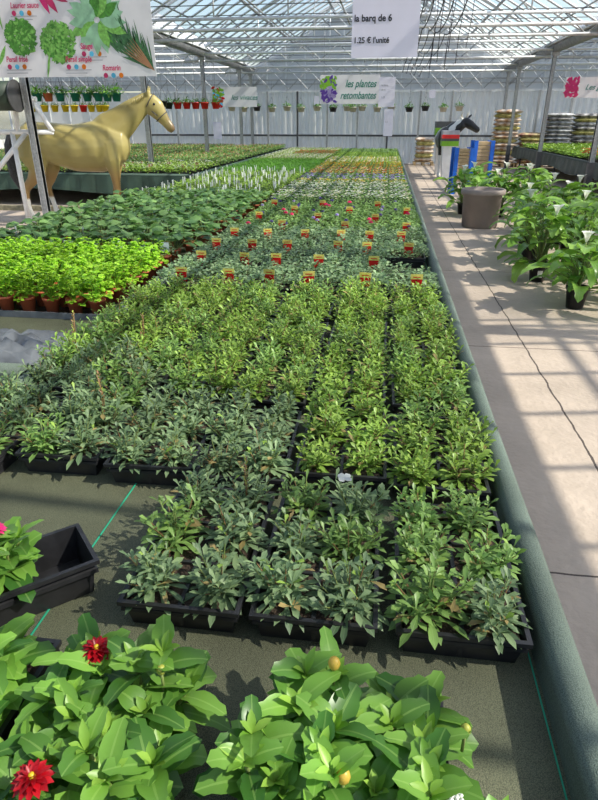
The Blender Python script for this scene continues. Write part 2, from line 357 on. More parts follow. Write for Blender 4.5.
for si in range(3):                             # gable infill above the back wall
    x0, x1 = XG[si], XG[si + 1]; xm = (x0 + x1) / 2; b = MB()
    b.quad([(x0, YB, 2.66), (x1, YB, 2.66), (x1, YB, ZE), (xm, YB, ZR), (x0, YB, ZE)], 'gable')
    x = x0 + .6
    while x < x1:
        zt = ZE + (ZR - ZE) * (1 - abs(x - xm) / (x1 - xm)); b.box((x - .025, YB - .08, 2.66), (x + .025, YB - .03, zt), 'alu'); x += .75
    for i in range(14):
        xa = x0 + i * .7466; b.tube([(xa, YB - .12, 2.7), (xa + .7466, YB - .12, 3.4)], .014, 'steel', 4); b.tube([(xa, YB - .14, 3.4), (xa + .7466, YB - .14, 2.7)], .012, 'alu', 4)
    for z in (2.85, 3.0, 3.25, 3.42, 3.7, 4.3, 5.):
        h = (x1 - xm) * (1 - max(0, z - ZE) / (ZR - ZE)); b.box((xm - h, YB - .1, z), (xm + h, YB - .05, z + .05), 'steel')
    struct(b, 'wall_gable_%d' % (si + 1))
nwin = 0
for si in range(3):
    x0, x1 = XG[si], XG[si + 1]; xm = (x0 + x1) / 2
    for sg, (xa, xb) in enumerate(((x0 + .14, xm), (x1 - .14, xm))):
        gz = MB(); bars = MB()
        y = Y0; k = 0
        while y < YB - .01:
            y2 = min(y + .62, YB)
            for j in range(3):
                fa, fb = j / 3, (j + 1) / 3; z1 = ZE + (ZR - ZE) * fa; z2 = ZE + (ZR - ZE) * fb
                gz.quad([(xa + (xb - xa) * fa, y, z1), (xa + (xb - xa) * fa, y2, z1), (xa + (xb - xa) * fb, y2, z2), (xa + (xb - xa) * fb, y, z2)], 'glass')
            bars.tube([(xa, y, ZE), (xb, y, ZR)], (.022, .035), 'alu', 4, up=(0, 1, 0)); y += .62; k += 1
        for j in (1, 2): 
            fa = j / 3; bars.tube([(xa + (xb - xa) * fa, Y0, ZE + (ZR - ZE) * fa - .06), (xa + (xb - xa) * fa, YB, ZE + (ZR - ZE) * fa - .06)], (.04, .05), 'steel', 4)
        o = struct(gz, 'ceiling_%d' % (si * 2 + sg + 1)); struct(bars)
    b = MB(); b.box((xm - .07, Y0, ZR - .05), (xm + .07, YB, ZR + .06), 'alu'); struct(b)
# gutters
for x in XG:
    b = MB(); w_ = .15
    b.tube([(x, Y0, 3.36), (x, YB, 3.36)], (w_, .13), 'gutter', 6)
    b.box((x - .17, Y0, 3.42), (x + .17, YB, 3.48), 'alu'); struct(b)
# lattice girders
FY = [-.5, 4.5, 9.4, 14.3, 19.1, 23.9]
for si in range(3):
    x0, x1 = XG[si] + .1, XG[si + 1] - .1; xm = (x0 + x1) / 2
    for y in FY:
        b = MB()
        b.tube([(x0, y, 3.14), (x1, y, 3.14)], .033, 'alu', 6); b.tube([(x0, y, 3.52), (x1, y, 3.52)], .033, 'alu', 6)
        b.tube([(x0, y - .12, 3.31), (x1, y - .12, 3.31)], .03, 'whitep', 8)
        n = 10
        for i in range(n):
            xa = x0 + (x1 - x0) * i / n; xb = x0 + (x1 - x0) * (i + 1) / n; xc = (xa + xb) / 2
            b.tube([(xa, y, 3.52), (xc, y, 3.14)], .014, 'steel', 4); b.tube([(xc, y, 3.14), (xb, y, 3.52)], .014, 'steel', 4)
        for sgn in (-1, 1):                    # principal rafters and king-post bracing
            xe = xm + sgn * (x1 - xm)
            b.tube([(xe, y, 3.5), (xm, y, ZR - .12)], .035, 'alu', 6)
            for (fa, fb) in ((.33, .33), (.66, .66), (.33, .66)):
                b.tube([(xe + (xm - xe) * fa, y, 3.52), (xe + (xm - xe) * fb, y, 3.5 + (ZR - 3.62) * fb)], .018, 'alu', 5)
            b.tube([(xm, y, 3.52), (xe + (xm - xe) * .66, y, 3.5 + (ZR - 3.62) * .66)], .018, 'alu', 5)
        b.tube([(xm, y, 3.52), (xm, y, ZR - .1)], .02, 'alu', 5)
        struct(b)
# lengthwise pipes and shade-screen wires under the roof
b = MB()
for x in (-4.4, -2.7, -1.0, .7, 2.4, 3.7, 5.6, 7.4, 9.5, -7.6, -9.2, -11): b.tube([(x, 2, 3.6), (x, YB - .1, 3.6)], .018, 'steel', 5)
struct(b)
b = MB()
for y in [7 + i * 1.22 for i in range(16)]: b.tube([(-5.3, y, 3.58), (4.3, y, 3.58)], .008, 'dark', 4); b.tube([(-15., y, 3.58), (-5.5, y, 3.58)], .008, 'dark', 4); b.tube([(4.5, y, 3.58), (14., y, 3.58)], .008, 'dark', 4)
struct(b)
def column(x, y, rad=.05, boot=True):
    b = MB(); b.box((x - .05, y - .035, 0), (x + .05, y + .035, 3.25), 'steel')
    b.box((x - .05, y - .05, .0), (x - .035, y + .05, 3.25), 'steel'); b.box((x + .035, y - .05, .0), (x + .05, y + .05, 3.25), 'steel')
    if boot: b.box((x - .065, y - .06, 0), (x + .065, y + .06, .78), 'dark')
    b.box((x - .1, y - .08, 3.17), (x + .1, y + .08, 3.25), 'steel'); b.box((x - .12, y - .1, 0), (x + .12, y + .1, .015), 'steel'); struct(b)
for y in (4.5, 9.4, 14.3, 19.1, 23.9): column(4.35, y)
for y in (4.5, 9.4, 14.3, 19.1, 23.9, 25.9): column(-5.43, y, boot=False)
for y in (25.9,): column(4.35, y)
for x in (-8.6, -7.4, -4.8, -3.6, -2.4, -1.2, 0, 1.2, 2.4, 5.6, 6.8):                   # posts on the back wall
    b = MB(); b.box((x - .035, YB - .2, 0), (x + .035, YB - .13, 2.62), 'dark' if x in (-3.6, 0) else 'steel'); struct(b)

# ------------------------------------------------------------------ benches
def bench(x0, x1, y0, y1, z, label, bedm='bed', rimm='rim', skirt=None, sides=('r', 'l', 'f'), sheet_h=.0):
    root = empty('growing_bench', ((x0 + x1) / 2, (y0 + y1) / 2, 0)); o0 = V(root.location)
    def P(x, y, zz): return (x - o0.x, y - o0.y, zz)
    b = MB(); b.box(P(x0 + .03, y0 + .03, z - .03), P(x1 - .03, y1 - .03, z), bedm); b.build('bed_cloth', root)
    b = MB()
    r = .036; zt = z + .105 - r
    for s, (xa, ya, xb, yb) in dict(r=(x1 - r, y0, x1 - r, y1), l=(x0 + r, y0, x0 + r, y1), f=(x0, y0 + r, x1, y0 + r), b=(x0, y1 - r, x1, y1 - r)).items():
        if s not in sides: continue
        n = 40 if abs(yb - ya) > 5 else 2
        pts = [P(xa + (xb - xa) * i / n, ya + (yb - ya) * i / n, zt + (U(-.003, .003) if n > 2 else 0)) for i in range(n + 1)]
        b.tube(pts, [(r + (U(-.002, .002) if n > 2 else 0), r) for _ in pts], rimm, 12)
        if xa == xb: b.box(P(xa - r, y0, z - .12), P(xa + r, y1, zt), rimm)
        else: b.box(P(x0, ya - r, z - .12), P(x1, ya + r, zt), rimm)
    b.build('rim', root)
    b = MB(); mi = 0
    if skirt:                                   # hanging cloth with folds
        m, dz = skirt; mi = b.mat(m)
        def cloth(pa, pb):
            n = int((V(pb) - V(pa)).length / .07); d = (V(pb) - V(pa)).normalized(); nn = V((d.y, -d.x, 0)); base = len(b.v)
            for i in range(n + 1):
                p = V(pa) + (V(pb) - V(pa)) * i / n; a = .02 * sin(i * .9) + .012 * sin(i * 2.3 + 1)
                q = p + nn * (.03 + a * .3); q2 = p + nn * (.05 + a); hem = dz * (1 + .13 * sin(i * .13))
                b.v += [P(q.x, q.y, z + .06), P(q2.x, q2.y, z + .06 - hem)]
            for i in range(n): b.face([base + 2 * i, base + 2 * i + 2, base + 2 * i + 3, base + 2 * i + 1], mi)
        if 'f' in sides: cloth((x0, y0, 0), (x1, y0, 0))
        if 'r' in sides: cloth((x1, y0, 0), (x1, y1, 0))
        if 'l' in sides: cloth((x0, y1, 0), (x0, y0, 0))
        b.build('cloth_skirt', root)
    y = y0 + .25
    while y < y1:
        for x in (x0 + .12, x1 - .12):
            c = MB(); c.box(P(x - .025, y - .025, 0), P(x + .025, y + .025, z - .03), 'dark'); c.build('leg', root)
        y += 2.4
    tag(root, label, 'growing bench'); return root
ZB = .48
bm_ = bench(-1.56, .475, .12, 25.2, ZB, 'long low bench lined with olive cloth, its green rounded rim beside the concrete aisle', sides=('r', 'l'))
b = MB(); b.box((.395 + .5425 - .003, -12.4, ZB + .0005), (.395 + .5425, 12.4, ZB + .003), 'thread')
for x, y0, y1 in ((-.78, .3, 1.62), (-1.3, .3, 1.6)): b.box((x + .5425, y0 - 12.66, ZB + .0005), (x + .5425 + .004, y1 - 12.66, ZB + .003), 'thread')
b.build('green_thread', bm_)
bench(-3.62, -1.6, 2.3, 25.2, ZB, 'long low bench of herb and strawberry pots in front of the horse statue', sides=('l', 'f'))
bench(-13., -3.72, 12.05, 25.2, .53, 'wide bench with a dark green cloth skirt behind the horse statue', rimm='skirt', skirt=('skirt', .3), sides=('r', 'f'))
bench(4.62, 8.4, 11.3, 24.4, .64, 'raised bench with a sagging grey cloth skirt right of the aisle columns', rimm='skirtgrey', skirt=('skirtgrey', .3), sides=('l', 'f'))
b = MB(); b.box((-9., 11.2, 0), (-3.9, 11.32, .09), 'woodg'); tag(b.build('timber_edging'), 'weathered low timber edging board on the ground behind the horse statue', 'timber edging')

# ------------------------------------------------------------------ plants
def perennial(seed, m, sp=.105, h=.125, L=.062, W=.016):
    random.seed(seed); b = MB()
    for s in range(15):
        a = U(0, 2 * pi); r = sp * math.sqrt(U(0, 1)) * .8; hh = h * U(.35, 1) * (1.1 - r / sp * .3)
        top = V((r * cos(a), r * sin(a), hh)); base = V((r * .25 * cos(a), r * .25 * sin(a), -.01))
        b.tube([base, (base + top) / 2 + V((0, 0, .01)), top], [.002, .0018, .0012], 'redstem' if s % 3 == 0 else 'stem', 4, cap=False)
        ph = U(0, 6)
        for k in range(10):
            t = k / 9; a2 = ph + k * 2.4; p = base.lerp(top, .35 + .65 * t)
            b.leaf(p, a2, U(.1, .5) + t * .75, L * U(.75, 1.15) * (1 - .45 * t), W * U(.8, 1.25) * (1 - .25 * t), m if U(0, 1) < .9 else ('pb' if t > .6 else 'dry' if U(0, 1) < .5 else m), 'spat', U(.2, .9), .3, 4)
    for k in range(16):
        a = k * .39 + U(-.2, .2); b.leaf((.02 * cos(a), .02 * sin(a), .012), a, U(.1, .5), L * U(1.1, 1.6), W * U(.9, 1.3), m, 'spat', U(.4, 1.1), .3, 5)
    return b
def stalked(seed, m):
    b = perennial(seed, m); p = [(0, 0, .05), (.01, .005, .12), (.015, -.005, .2)]; b.tube(p, [.0025, .002, .0015], 'redstem', 5)
    for k in range(26):
        t = k / 25; b.leaf((.012 * t, 0, .1 + .1 * t), k * 2.4, .9, .016, .005, 'redstem' if k % 3 else 'bud', 'lance', .2, .2, 3)
    return b
def whiteflower(seed, m):
    b = perennial(seed, m)
    for k in range(4): b.leaf((.02, .02, .125), k * 1.57, .5, .022, .018, 'f_white', 'petal', .5, .1, 4)
    return b
def dahlia(seed, flower=None):
    random.seed(seed); b = MB()
    for s in range(5):
        a = s * pi / 2.5 + U(-.4, .4); r = U(.02, .06); hh = U(.04, .13)
        top = V((r * cos(a), r * sin(a), hh)); base = V((r * .3 * cos(a), r * .3 * sin(a), -.01))
        b.tube([base, base.lerp(top, .5), top], [.0045, .004, .003], 'stem', 6, cap=False); ph = U(0, 6)
        for k in range(4):
            p = base.lerp(top, .35 + .65 * k / 3)
            for q in (0, pi): b.leaf(p, ph + k * 1.5 + q, U(.25, .6) + .12 * k, U(.075, .115) * (1 - .1 * k), U(.04, .056) * (1 - .1 * k), 'dahlia', 'ovate', U(.5, 1.), .32, 8, wav=.02)
        for k in range(5): b.leaf(top, k * 1.3, U(.7, 1.2), U(.025, .045), .015, 'tipleaf', 'lance', .3, .4, 4)
    return b
def bud_mesh(mini=.009, m='bud'):
    b = MB(); b.tube([(0, 0, -.05), (0, 0, 0)], .003, 'stem', 6); b.ball((0, 0, .006), mini, m, 8, 1.2)
    for k in range(8): b.leaf((.002 * cos(k * .785), .002 * sin(k * .785), -.004), k * .785, .6, .02, .009, 'dahlia', 'lance', -.9, .2, 4)
    return b
def bloom_mesh(r=.035, m='red'):
    b = MB(); b.tube([(0, 0, -.05), (0, 0, 0)], .003, 'stem', 6)
    for ring, (n, el, l) in enumerate(((14, .05, 1.), (13, .35, .9), (11, .65, .75), (8, .95, .55))):
        for k in range(n): b.leaf((0, 0, .002 * ring), k * 2 * pi / n + ring * .25, el, r * l, r * .36 * l, m, 'petal', .35, .35, 4)
    b.ball((0, 0, .008), r * .18, 'f_yellow', 6); return b
def mound(seed, m, n=70, sp=.08, h=.07, L=.024, W=.015, prof='round'):
    random.seed(seed); b = MB()
    for k in range(n):
        a = U(0, 2 * pi); r = sp * math.sqrt(U(0, 1)); z = h * (1 - (r / sp) ** 2 * .75) * U(.55, 1.1)
        b.leaf((r * cos(a), r * sin(a), z), a + U(-1, 1), U(-.1, .9), L * U(.7, 1.2), W * U(.8, 1.2), m, prof, U(0, .6), .2, 3)
    for k in range(5): a = k * 1.25; b.tube([(0, 0, 0), (sp * .6 * cos(a), sp * .6 * sin(a), h * .7)], .0015, 'stem', 4, cap=False)
    return b
def tray_mesh(w=.29, d=.5, h=.085, nx=2, ny=3, wall=.006):
    b = MB(); hw, hd = w / 2, d / 2; mi = b.mat('black')
    def ring(a, c, z): return [(-a, -c, z), (a, -c, z), (a, c, z), (-a, c, z)]
    R_ = [ring(hw - .02, hd - .02, .001), ring(hw - .012, hd - .012, h * .62), ring(hw - .002, hd - .002, h * .64), ring(hw - .003, hd - .003, h * .75), ring(hw - .01, hd - .01, h * .78),
          ring(hw - .008, hd - .008, h - .014), ring(hw + .003, hd + .003, h - .012), ring(hw + .003, hd + .003, h), ring(hw - .008, hd - .008, h), ring(hw - .016, hd - .016, h * .5), ring(hw - .02, hd - .02, .012)]
    for r_ in R_: b.v += r_
    for i in range(len(R_) - 1):
        for k in range(4): b.face([4 * i + k, 4 * i + (k + 1) % 4, 4 * i + 4 + (k + 1) % 4, 4 * i + 4 + k], mi, sm=False)
    b.face([3, 2, 1, 0], mi, sm=False); e = 4 * (len(R_) - 1); b.face([e, e + 1, e + 2, e + 3], mi, sm=False)
    for i in range(1, nx): x = -hw + w * i / nx; b.box((x - .005, -hd + .015, .01), (x + .005, hd - .015, h - .006), 'black')
    for j in range(1, ny): y = -hd + d * j / ny; b.box((-hw + .015, y - .005, .01), (hw - .015, y + .005, h - .006), 'black')
    return b.mesh('tray')
def soil_mesh(w, d, z):
    b = MB(); b.box((-w / 2, -d / 2, z - .02), (w / 2, d / 2, z), 'soil'); return b.mesh('soil')
TRAY = tray_mesh(); SOIL = soil_mesh(.255, .465, .07)
PL = {}
for i in range(5):
    PL.setdefault('pg', []).append(perennial(10 + i, 'pg').mesh('plant')); PL.setdefault('pm', []).append(perennial(20 + i, 'pm').mesh('plant'))
    PL.setdefault('pb', []).append(perennial(30 + i, 'pb', L=.055, W=.0165).mesh('plant')); PL.setdefault('dahlia', []).append(dahlia(40 + i).mesh('plant'))
    PL.setdefault('dianthus', []).append(mound(50 + i, 'dianthus', 120, .105, .095, .03, .018).mesh('plant'))
    PL.setdefault('viola', []).append(mound(60 + i, 'pansy', 85, .1, .08, .034, .02).mesh('plant'))
PL['pgs'] = [stalked(15, 'pg').mesh('plant')]; PL['pbs'] = [stalked(16, 'pb').mesh('plant')]; PL['pgw'] = [whiteflower(12, 'pg').mesh('plant')]
b = MB(); b.box((-.006, -.0012, -.05), (.006, .0012, .02), 'tagred'); b.box((-.036, -.0015, -.012), (.036, .0015, .055), 'tagred'); b.box((-.04, -.0015, .055), (.04, .0015, .088), 'tagyel')
b.box((-.024, -.0022, .066), (.024, -.0016, .072), 'tagred'); TAG = b.mesh('plant_tag')
b = MB(); b.box((-.008, -.001, -.04), (.008, .001, .07), 'tagwhite'); WTAG = b.mesh('plant_tag')
b = MB(); b.box((-.035, -.001, -.03), (.035, .001, .05), 'tagwhite'); WCARD = b.mesh('plant_tag')
BLOOM = {k: bloom_mesh(.03 if k == 'pink' else .026, 'f_' + k).mesh('flower') for k in ('pink', 'violet', 'white', 'yellow', 'lilac')}
RED = bloom_mesh(.034, 'red').mesh('flower'); BUD = bud_mesh().mesh('bud'); BUDR = bud_mesh(.0115, 'budo').mesh('bud'); ALY = None
b = MB()
for k in range(22): a = k * 2.4; r = .004 * math.sqrt(k); b.ball((r * cos(a), r * sin(a), .004 - r * .2), .0045, 'f_white', 4)
ALY = b.mesh('flower')
random.seed(99)
def plant_tray(x, y, kind, label, group, cat='plant tray', name='bushy_plant_tray', rz=0, z=ZB + .001, cells=None, tray=TRAY, soil=SOIL, extra=(), h=.085, sp=None, top=.068):
    root = empty(name, (x, y, z), rz); tag(root, label, cat, group); place(tray, 'tray', root); place(soil, 'soil', root)
    cells = cells or [(-.076 + .152 * i, -.175 + .175 * j) for i in range(2) for j in range(3)]
    for n, (cx, cy) in enumerate(cells):
        k = kind[n] if isinstance(kind, (list, tuple)) else kind
        o = place(random.choice(PL[k]), 'plant', root, (cx + U(-.01, .01), cy + U(-.01, .01), top), U(0, 6.28), U(.88, 1.15) * (1.17 if k == 'dahlia' else 1.))
    for me, nm, (ex, ey, ez), rr in extra: o = place(me, nm, root, (ex, ey, ez), rr)
    return root
def xc(k): return .235 - .325 * k
COLW = ['next to rim', 'second from rim', 'third from rim', 'fourth from rim', 'fifth from rim', 'sixth from rim']
# first row behind the dahlias
plant_tray(-.425, 1.25, ['pg', 'pm', 'pg', 'pg', 'pg', 'pgs'], 'black tray of six silvery grey-green bushy plants, standing alone left of two similar trays', 'trays of young narrow-leaved plants')
plant_tray(-.105, 1.25, ['pg', 'pg', 'pm', 'pg', 'pm', 'pgw'], 'black tray of grey-green bushy plants with one white petal, just behind the dahlia tray', 'trays of young narrow-leaved plants')
plant_tray(.232, 1.25, ['pm', 'pm', 'pm', 'pg', 'pm', 'pm'], 'black tray of mid-green long-leaved plants against the rim, nearest of its kind', 'trays of young narrow-leaved plants')
rows = {2: (1.84, ['pb', 'pb', 'pg', 'pg', 'pg', 'pg'], 'just behind the front three'), 3: (2.42, ['pb', 'pb', 'pb', 'pb', 'pg', 'pg'], 'two rows behind the dahlias\' neighbours'),
        4: (2.98, ['pb'] * 6, 'one row short of the red-tagged trays'), 5: (3.55, ['pb'] * 6, 'touching the red-tagged trays')}
desc = {'pg': 'grey-green', 'pb': 'fresh green', 'pm': 'mid-green'}
rown = {2: 'second row from front', 3: 'third row from front', 4: 'fourth row from front', 5: 'row before red tags'}
for r, (y, kk, _) in rows.items():
    for k in range(6):
        kd = [kk[k]] * 6
        for q in range(6):
            if U(0, 1) < .2: kd[q] = 'pm'
        if r == 3 and k in (4, 5): kd[2] = 'pbs'
        if r == 2 and k == 4: kd[4] = 'pgs'
        plant_tray(xc(k) + U(-.008, .008), y + U(-.012, .012) + .025 * sin(k * 2.1), kd, rz=U(-.03, .03), label= 'tray of six bushy %s plants, %s, %s' % (desc[kk[k]], rown[r], COLW[k]), group='trays of young narrow-leaved plants')
# red-tagged trays
r = 0
for j in range(4):
    for k in range(6):
        if j == 1 and k == 0: continue
        ex = [(TAG, 'plant_tag', (U(-.06, .06), -.2 + U(0, .03), .108), U(-.3, .3))]
        plant_tray(xc(k) + U(-.01, .01), 4.15 + j * .56 + (.3 if j == 1 and k == 0 else 0), 'dianthus', 'red-tagged tray of blue-green mounds, %s row of red tags, %s' % (ORD[j], COLW[k]), 'red-tagged trays of blue-green mounds', extra=ex, name='tagged_mound_tray')
# violas: flowers in tray positions
for j in range(4):
    for k in range(6):
        ex = []
        fl = ['violet', 'pink', 'violet', 'lilac'][(j + k) % 4]
        for q in range(random.choice((1, 1, 2, 3))): ex.append((BLOOM[fl], 'flower', (U(-.1, .1), U(-.2, .2), U(.15, .18)), U(0, 6)))
        if (j + k) % 2 == 0: ex.append((TAG, 'plant_tag', (U(-.05, .05), -.2, .105), 0))
        plant_tray(xc(k), 6.4 + j * .56, 'viola', 'low green tray with %s blooms, %s row behind red tags, %s' % (fl, ORD[j], COLW[k]), 'trays with scattered violet and pink blooms', extra=ex, name='viola_tray')
# farther trays: tray, foliage, blooms each one mesh
def far_tray(seed, leafm, fl, nf, w=.29, d=.52, n=230, L=.04, W=.022, h=.08, prof='round', fs=.02):
    random.seed(seed); t = tray_mesh(w, d, .085); b = MB()
    for k in range(n):
        x, y = U(-w / 2 - .01, w / 2 + .01), U(-d / 2 - .01, d / 2 + .01); z = .085 + h * U(.2, 1)
        b.leaf((x, y, z), U(0, 6.3), U(-.1, 1.), L * U(.7, 1.2), W * U(.8, 1.2), leafm, prof, U(0, .6), .2, 3)
    fo = b.mesh('foliage'); bl = None
    if nf:
        b = MB()
        for k in range(nf):
            c = fl[k % len(fl)]; x, y = U(-w / 2, w / 2), U(-d / 2, d / 2); z = .1 + h * U(.6, 1.15)
            for q in range(5): b.leaf((x, y, z), q * 1.257 + x * 50, .5, fs, fs * .85, 'f_' + c, 'petal', .4, .1, 3)
        bl = b.mesh('blooms')
    return t, fo, bl
def put_far(x, y, T, label, group, z=ZB + .001, rz=0, cat='plant tray', name='plant_tray', tags=None):
    t, fo, bl = T; root = place(t, name, None, (x, y, z), rz); tag(root, label, cat, group)
    place(fo, 'foliage', root)
    if bl: place(bl, 'blooms', root)['kind'] = 'stuff'
    if tags:
        for q in range(tags[1]): place(tags[0], 'plant_tag', root, (U(-.12, .12) if tags[1] > 1 else 0, U(-.2, .2), .15), U(-.4, .4))
    return root
zones = [  # y0, rows, leaf, flowers, n flowers, phrase
 (8.65, 4, 'pansy', ['white', 'white', 'cream'], 46, 'white pansies', dict(n=200), 'white_pansy_tray'),
 (10.95, 1, 'pansy', ['yellow', 'cream'], 46, 'yellow-green pansies', dict(n=200), 'pale_pansy_tray'),
 (11.5, 2, 'pansy', ['lilac', 'lilac', 'violet'], 34, 'lilac pansies', dict(n=190), 'lilac_pansy_tray'),
 (12.7, 3, 'pansy', ['yellow', 'redf', 'orange', 'white'], 46, 'mixed orange and red pansies', dict(n=200), 'mixed_pansy_tray'),
 (14.5, 3, 'pansy', ['yellow', 'yellow', 'orange'], 36, 'yellow and orange pansies', dict(n=190), 'yellow_pansy_tray'),
 (16.3, 4, 'pb', ['yellow', 'white'], 46, 'pale green seedlings with yellow blooms', dict(n=220), 'seedling_tray'),
 (18.7, 5, 'pb', ['yellow'], 0, 'plain green seedlings', dict(n=220), 'green_seedling_tray'),
 (21.6, 5, 'pansy', ['yellow'], 0, 'dense soft green seedlings', dict(n=220), 'soft_seedling_tray')]
for zi, (y0, nr, lm, fl, nf, ph, kw, nm) in enumerate(zones):
    A = [far_tray(200 + zi * 3 + q, lm, fl, nf, **kw) for q in range(2)]; random.seed(500 + zi)
    for j in range(nr):
        for k in range(6):
            put_far(xc(k), y0 + j * .58, random.choice(A), 'tray of %s, %s such row back, %s' % (ph, ORD[j], COLW[k]), 'trays of ' + ph, name=nm)
# left bench: parsley pots, cards, broad-leaved pots, tagged trays, chives
b = MB(); b.lathe([(.0001, 0), (.035, 0), (.05, .085), (.054, .085), (.054, .1), (.048, .1), (.045, .08), (.0001, .08)], 'terra', n=16); POT = b.mesh('pot')
b = MB(); b.lathe([(.0001, 0), (.035, 0), (.05, .085), (.054, .085), (.054, .1), (.048, .1), (.045, .08), (.0001, .08)], 'black', n=16); POTB = b.mesh('pot')
def parsley(seed):
    random.seed(seed); b = MB()
    for k in range(40):
        a = U(0, 6.3); r = U(.01, .11); z = U(.03, .19) - r * .25; e = V((r * cos(a), r * sin(a), z))
        b.tube([(0, 0, 0), e * .5 + V((0, 0, .02)), e], .0015, 'lime', 4, cap=False)
        for q in (-1, 0, 1):
            for t in range(2): b.leaf(e, a + q * 1.1 + t * .5, U(-.1, .6), U(.02, .032), .022, 'lime', 'round', .5, .25, 3)
    return b.mesh('foliage')
def broad(seed, m='straw', n=13, L=.095):
    random.seed(seed); b = MB()
    for k in range(n):
        a = k * 2.4 + U(-.3, .3); r = U(.02, .1); z = U(.05, .13) * (1.2 - r * 3); e = V((r * cos(a), r * sin(a), z))
        b.tube([(0, 0, 0), e], .002, 'stem', 4, cap=False)
        b.leaf(e, a, U(.1, .6), L * U(.7, 1.1), L * U(.7, 1.05), m, 'round', U(.5, 1.), .25, 6, wav=.04)
    return b.mesh('foliage')
PAR = [parsley(300 + i) for i in range(4)]; BRO = [broad(310 + i) for i in range(5)]
random.seed(77)
b = MB(); b.box((-.78, -.3, 0), (.78, .3, .012), 'black'); b.box((-.79, -.31, .0), (.79, -.3, .04), 'plasticgrey'); b.box((-.79, .3, 0), (.79, .31, .04), 'plasticgrey'); b.box((-.79, -.31, 0), (-.78, .31, .04), 'plasticgrey'); b.box((.78, -.31, 0), (.79, .31, .04), 'plasticgrey'); CARR = b.mesh('carry_tray')
for j in range(2):
    o = place(CARR, 'carry_tray', None, (-2.44, 3.62 + j * .64, ZB + .001)); tag(o, ['long grey-edged carry tray under the parsley pots closest to empty bench', 'long grey-edged carry tray under the rear parsley pots'][j], 'tray')
def potted(name, x, y, z, pot, fol, label, group, cat, rzf=None, extra=None, fs=1):
    root = place(pot, name, None, (x, y, z), U(0, 6)); tag(root, label, cat, group); place(fol, 'foliage', root, (0, 0, .085), U(0, 6), fs)
    if extra: place(extra, 'plant_tag', root, (.03, 0, .16), -root.rotation_euler.z + U(-.3, .3))
    return root
for j in range(8):
    for k in range(10):
        x = -1.74 - k * .15; y = 3.4 + j * .15 + (.04 if j > 3 else 0)
        potted('parsley_pot', x + U(-.01, .01), y, ZB + .014, POT, random.choice(PAR), 'bright parsley in terracotta pot, %s row behind empty cloth, %s from gap between benches' % (ORD[j], ORD[k]), 'parsley pots', 'herb pot')
for k in range(9):
    potted('herb_pot', -1.78 - k * .2, 4.78 + U(-.03, .03), ZB + .001, POTB if k % 2 else POT, PL['dianthus'][k % 5], 'small grey-green herb pot in the row behind the parsley, %s from gap between benches' % ORD[k], 'herb pots with white cards', 'herb pot', extra=WCARD if k % 2 == 0 else None)
for j in range(18):
    for k in range(9):
        x = -1.78 - k * .21 + (.1 if j % 2 else 0); y = 5.05 + j * .205
        potted('broad_leaf_pot', x + U(-.02, .02), y, ZB + .001, POT, random.choice(BRO), 'broad dark leaves in terracotta pot, %s row behind parsley, %s from gap between benches' % (ORD[j], ORD[k]), 'broad-leaved pots', 'potted plant', extra=WTAG if U(0, 1) < .04 else None, fs=U(.95, 1.25))
def lx(k): return -1.8 - .33 * k
TL = [far_tray(330 + i, 'pb', ['cream'], 0, n=210, L=.04, W=.02, h=.06) for i in range(2)]
random.seed(78)
for j in range(8):
    for k in range(6):
        put_far(lx(k), 9.0 + j * .58, random.choice(TL), 'seedling tray with white labels, %s row behind broad leaves, %s from bench gap' % (ORD[j], ORD[k]), 'seedling trays with white labels', name='labelled_seedling_tray', tags=(WTAG, 4))
TC = [far_tray(340 + i, 'grass', [], 0, n=260, L=.13, W=.008, h=.03, prof='strap') for i in range(2)]
for j in range(7):
    for k in range(6):
        put_far(lx(k), 13.7 + j * .58, random.choice(TC), 'tray of grassy seedlings, %s row behind white labels, %s from bench gap' % (ORD[j], ORD[k]), 'trays of grassy seedlings', name='chive_tray', tags=(WTAG, 2) if j == 0 else None)
TR_ = [far_tray(350 + i, 'pansy', ['redf', 'redf', 'pink'], 26, n=200) for i in range(2)]
TG_ = [far_tray(360 + i, 'pb', ['white', 'cream'], 46, n=210) for i in range(2)]
for j in range(12):
    for k in range(6):
        red = 4 <= j < 8 and k < 4
        put_far(lx(k), 17.8 + j * .6, random.choice(TR_ if red else TG_), 'tray of %s, %s row behind grassy seedlings, %s from bench gap' % ('red blooms' if red else 'pale blooms', ORD[j], ORD[k]), 'trays of red blooms' if red else 'trays of pale blooms', name='red_bloom_tray' if red else 'pale_bloom_tray')
# wide bench behind the horse
TW = [far_tray(370 + i, 'pb', ['cream', 'white'], 60, w=.6, d=.8, n=330, L=.06, W=.03, h=.12) for i in range(2)]
TP = [far_tray(380 + i, 'pansy', ['pink', 'cream', 'orange'], 40, w=.6, d=.8, n=360, L=.07, W=.03, h=.14) for i in range(2)]
b = MB(); b.box((-.02, -.004, -.05), (.02, .004, .09), 'tagbrown'); BT = b.mesh('plant_tag')
random.seed(79)
for j in range(14):
    for k in range(13):
        x = -4.12 - k * .66; y = 12.6 + j * .88
        if abs(x + 5.43) < .37 and min(abs(y - 14.3), abs(y - 19.1), abs(y - 23.9)) < .46: continue
        A = TW if (j < 3) else (TP if (j + k // 3) % 2 else TG_)
        A = TP if (A is TG_) else A
        put_far(x, y, random.choice(A), 'wide %s tray on bench behind horse, %s row back, %s from its corner' % ('cream-flowered' if j < 3 else 'mixed flower', ORD[j], ORD[k]), 'wide trays on the skirted bench', name='wide_flower_tray', z=.532, tags=(BT, 2) if j < 2 else None)
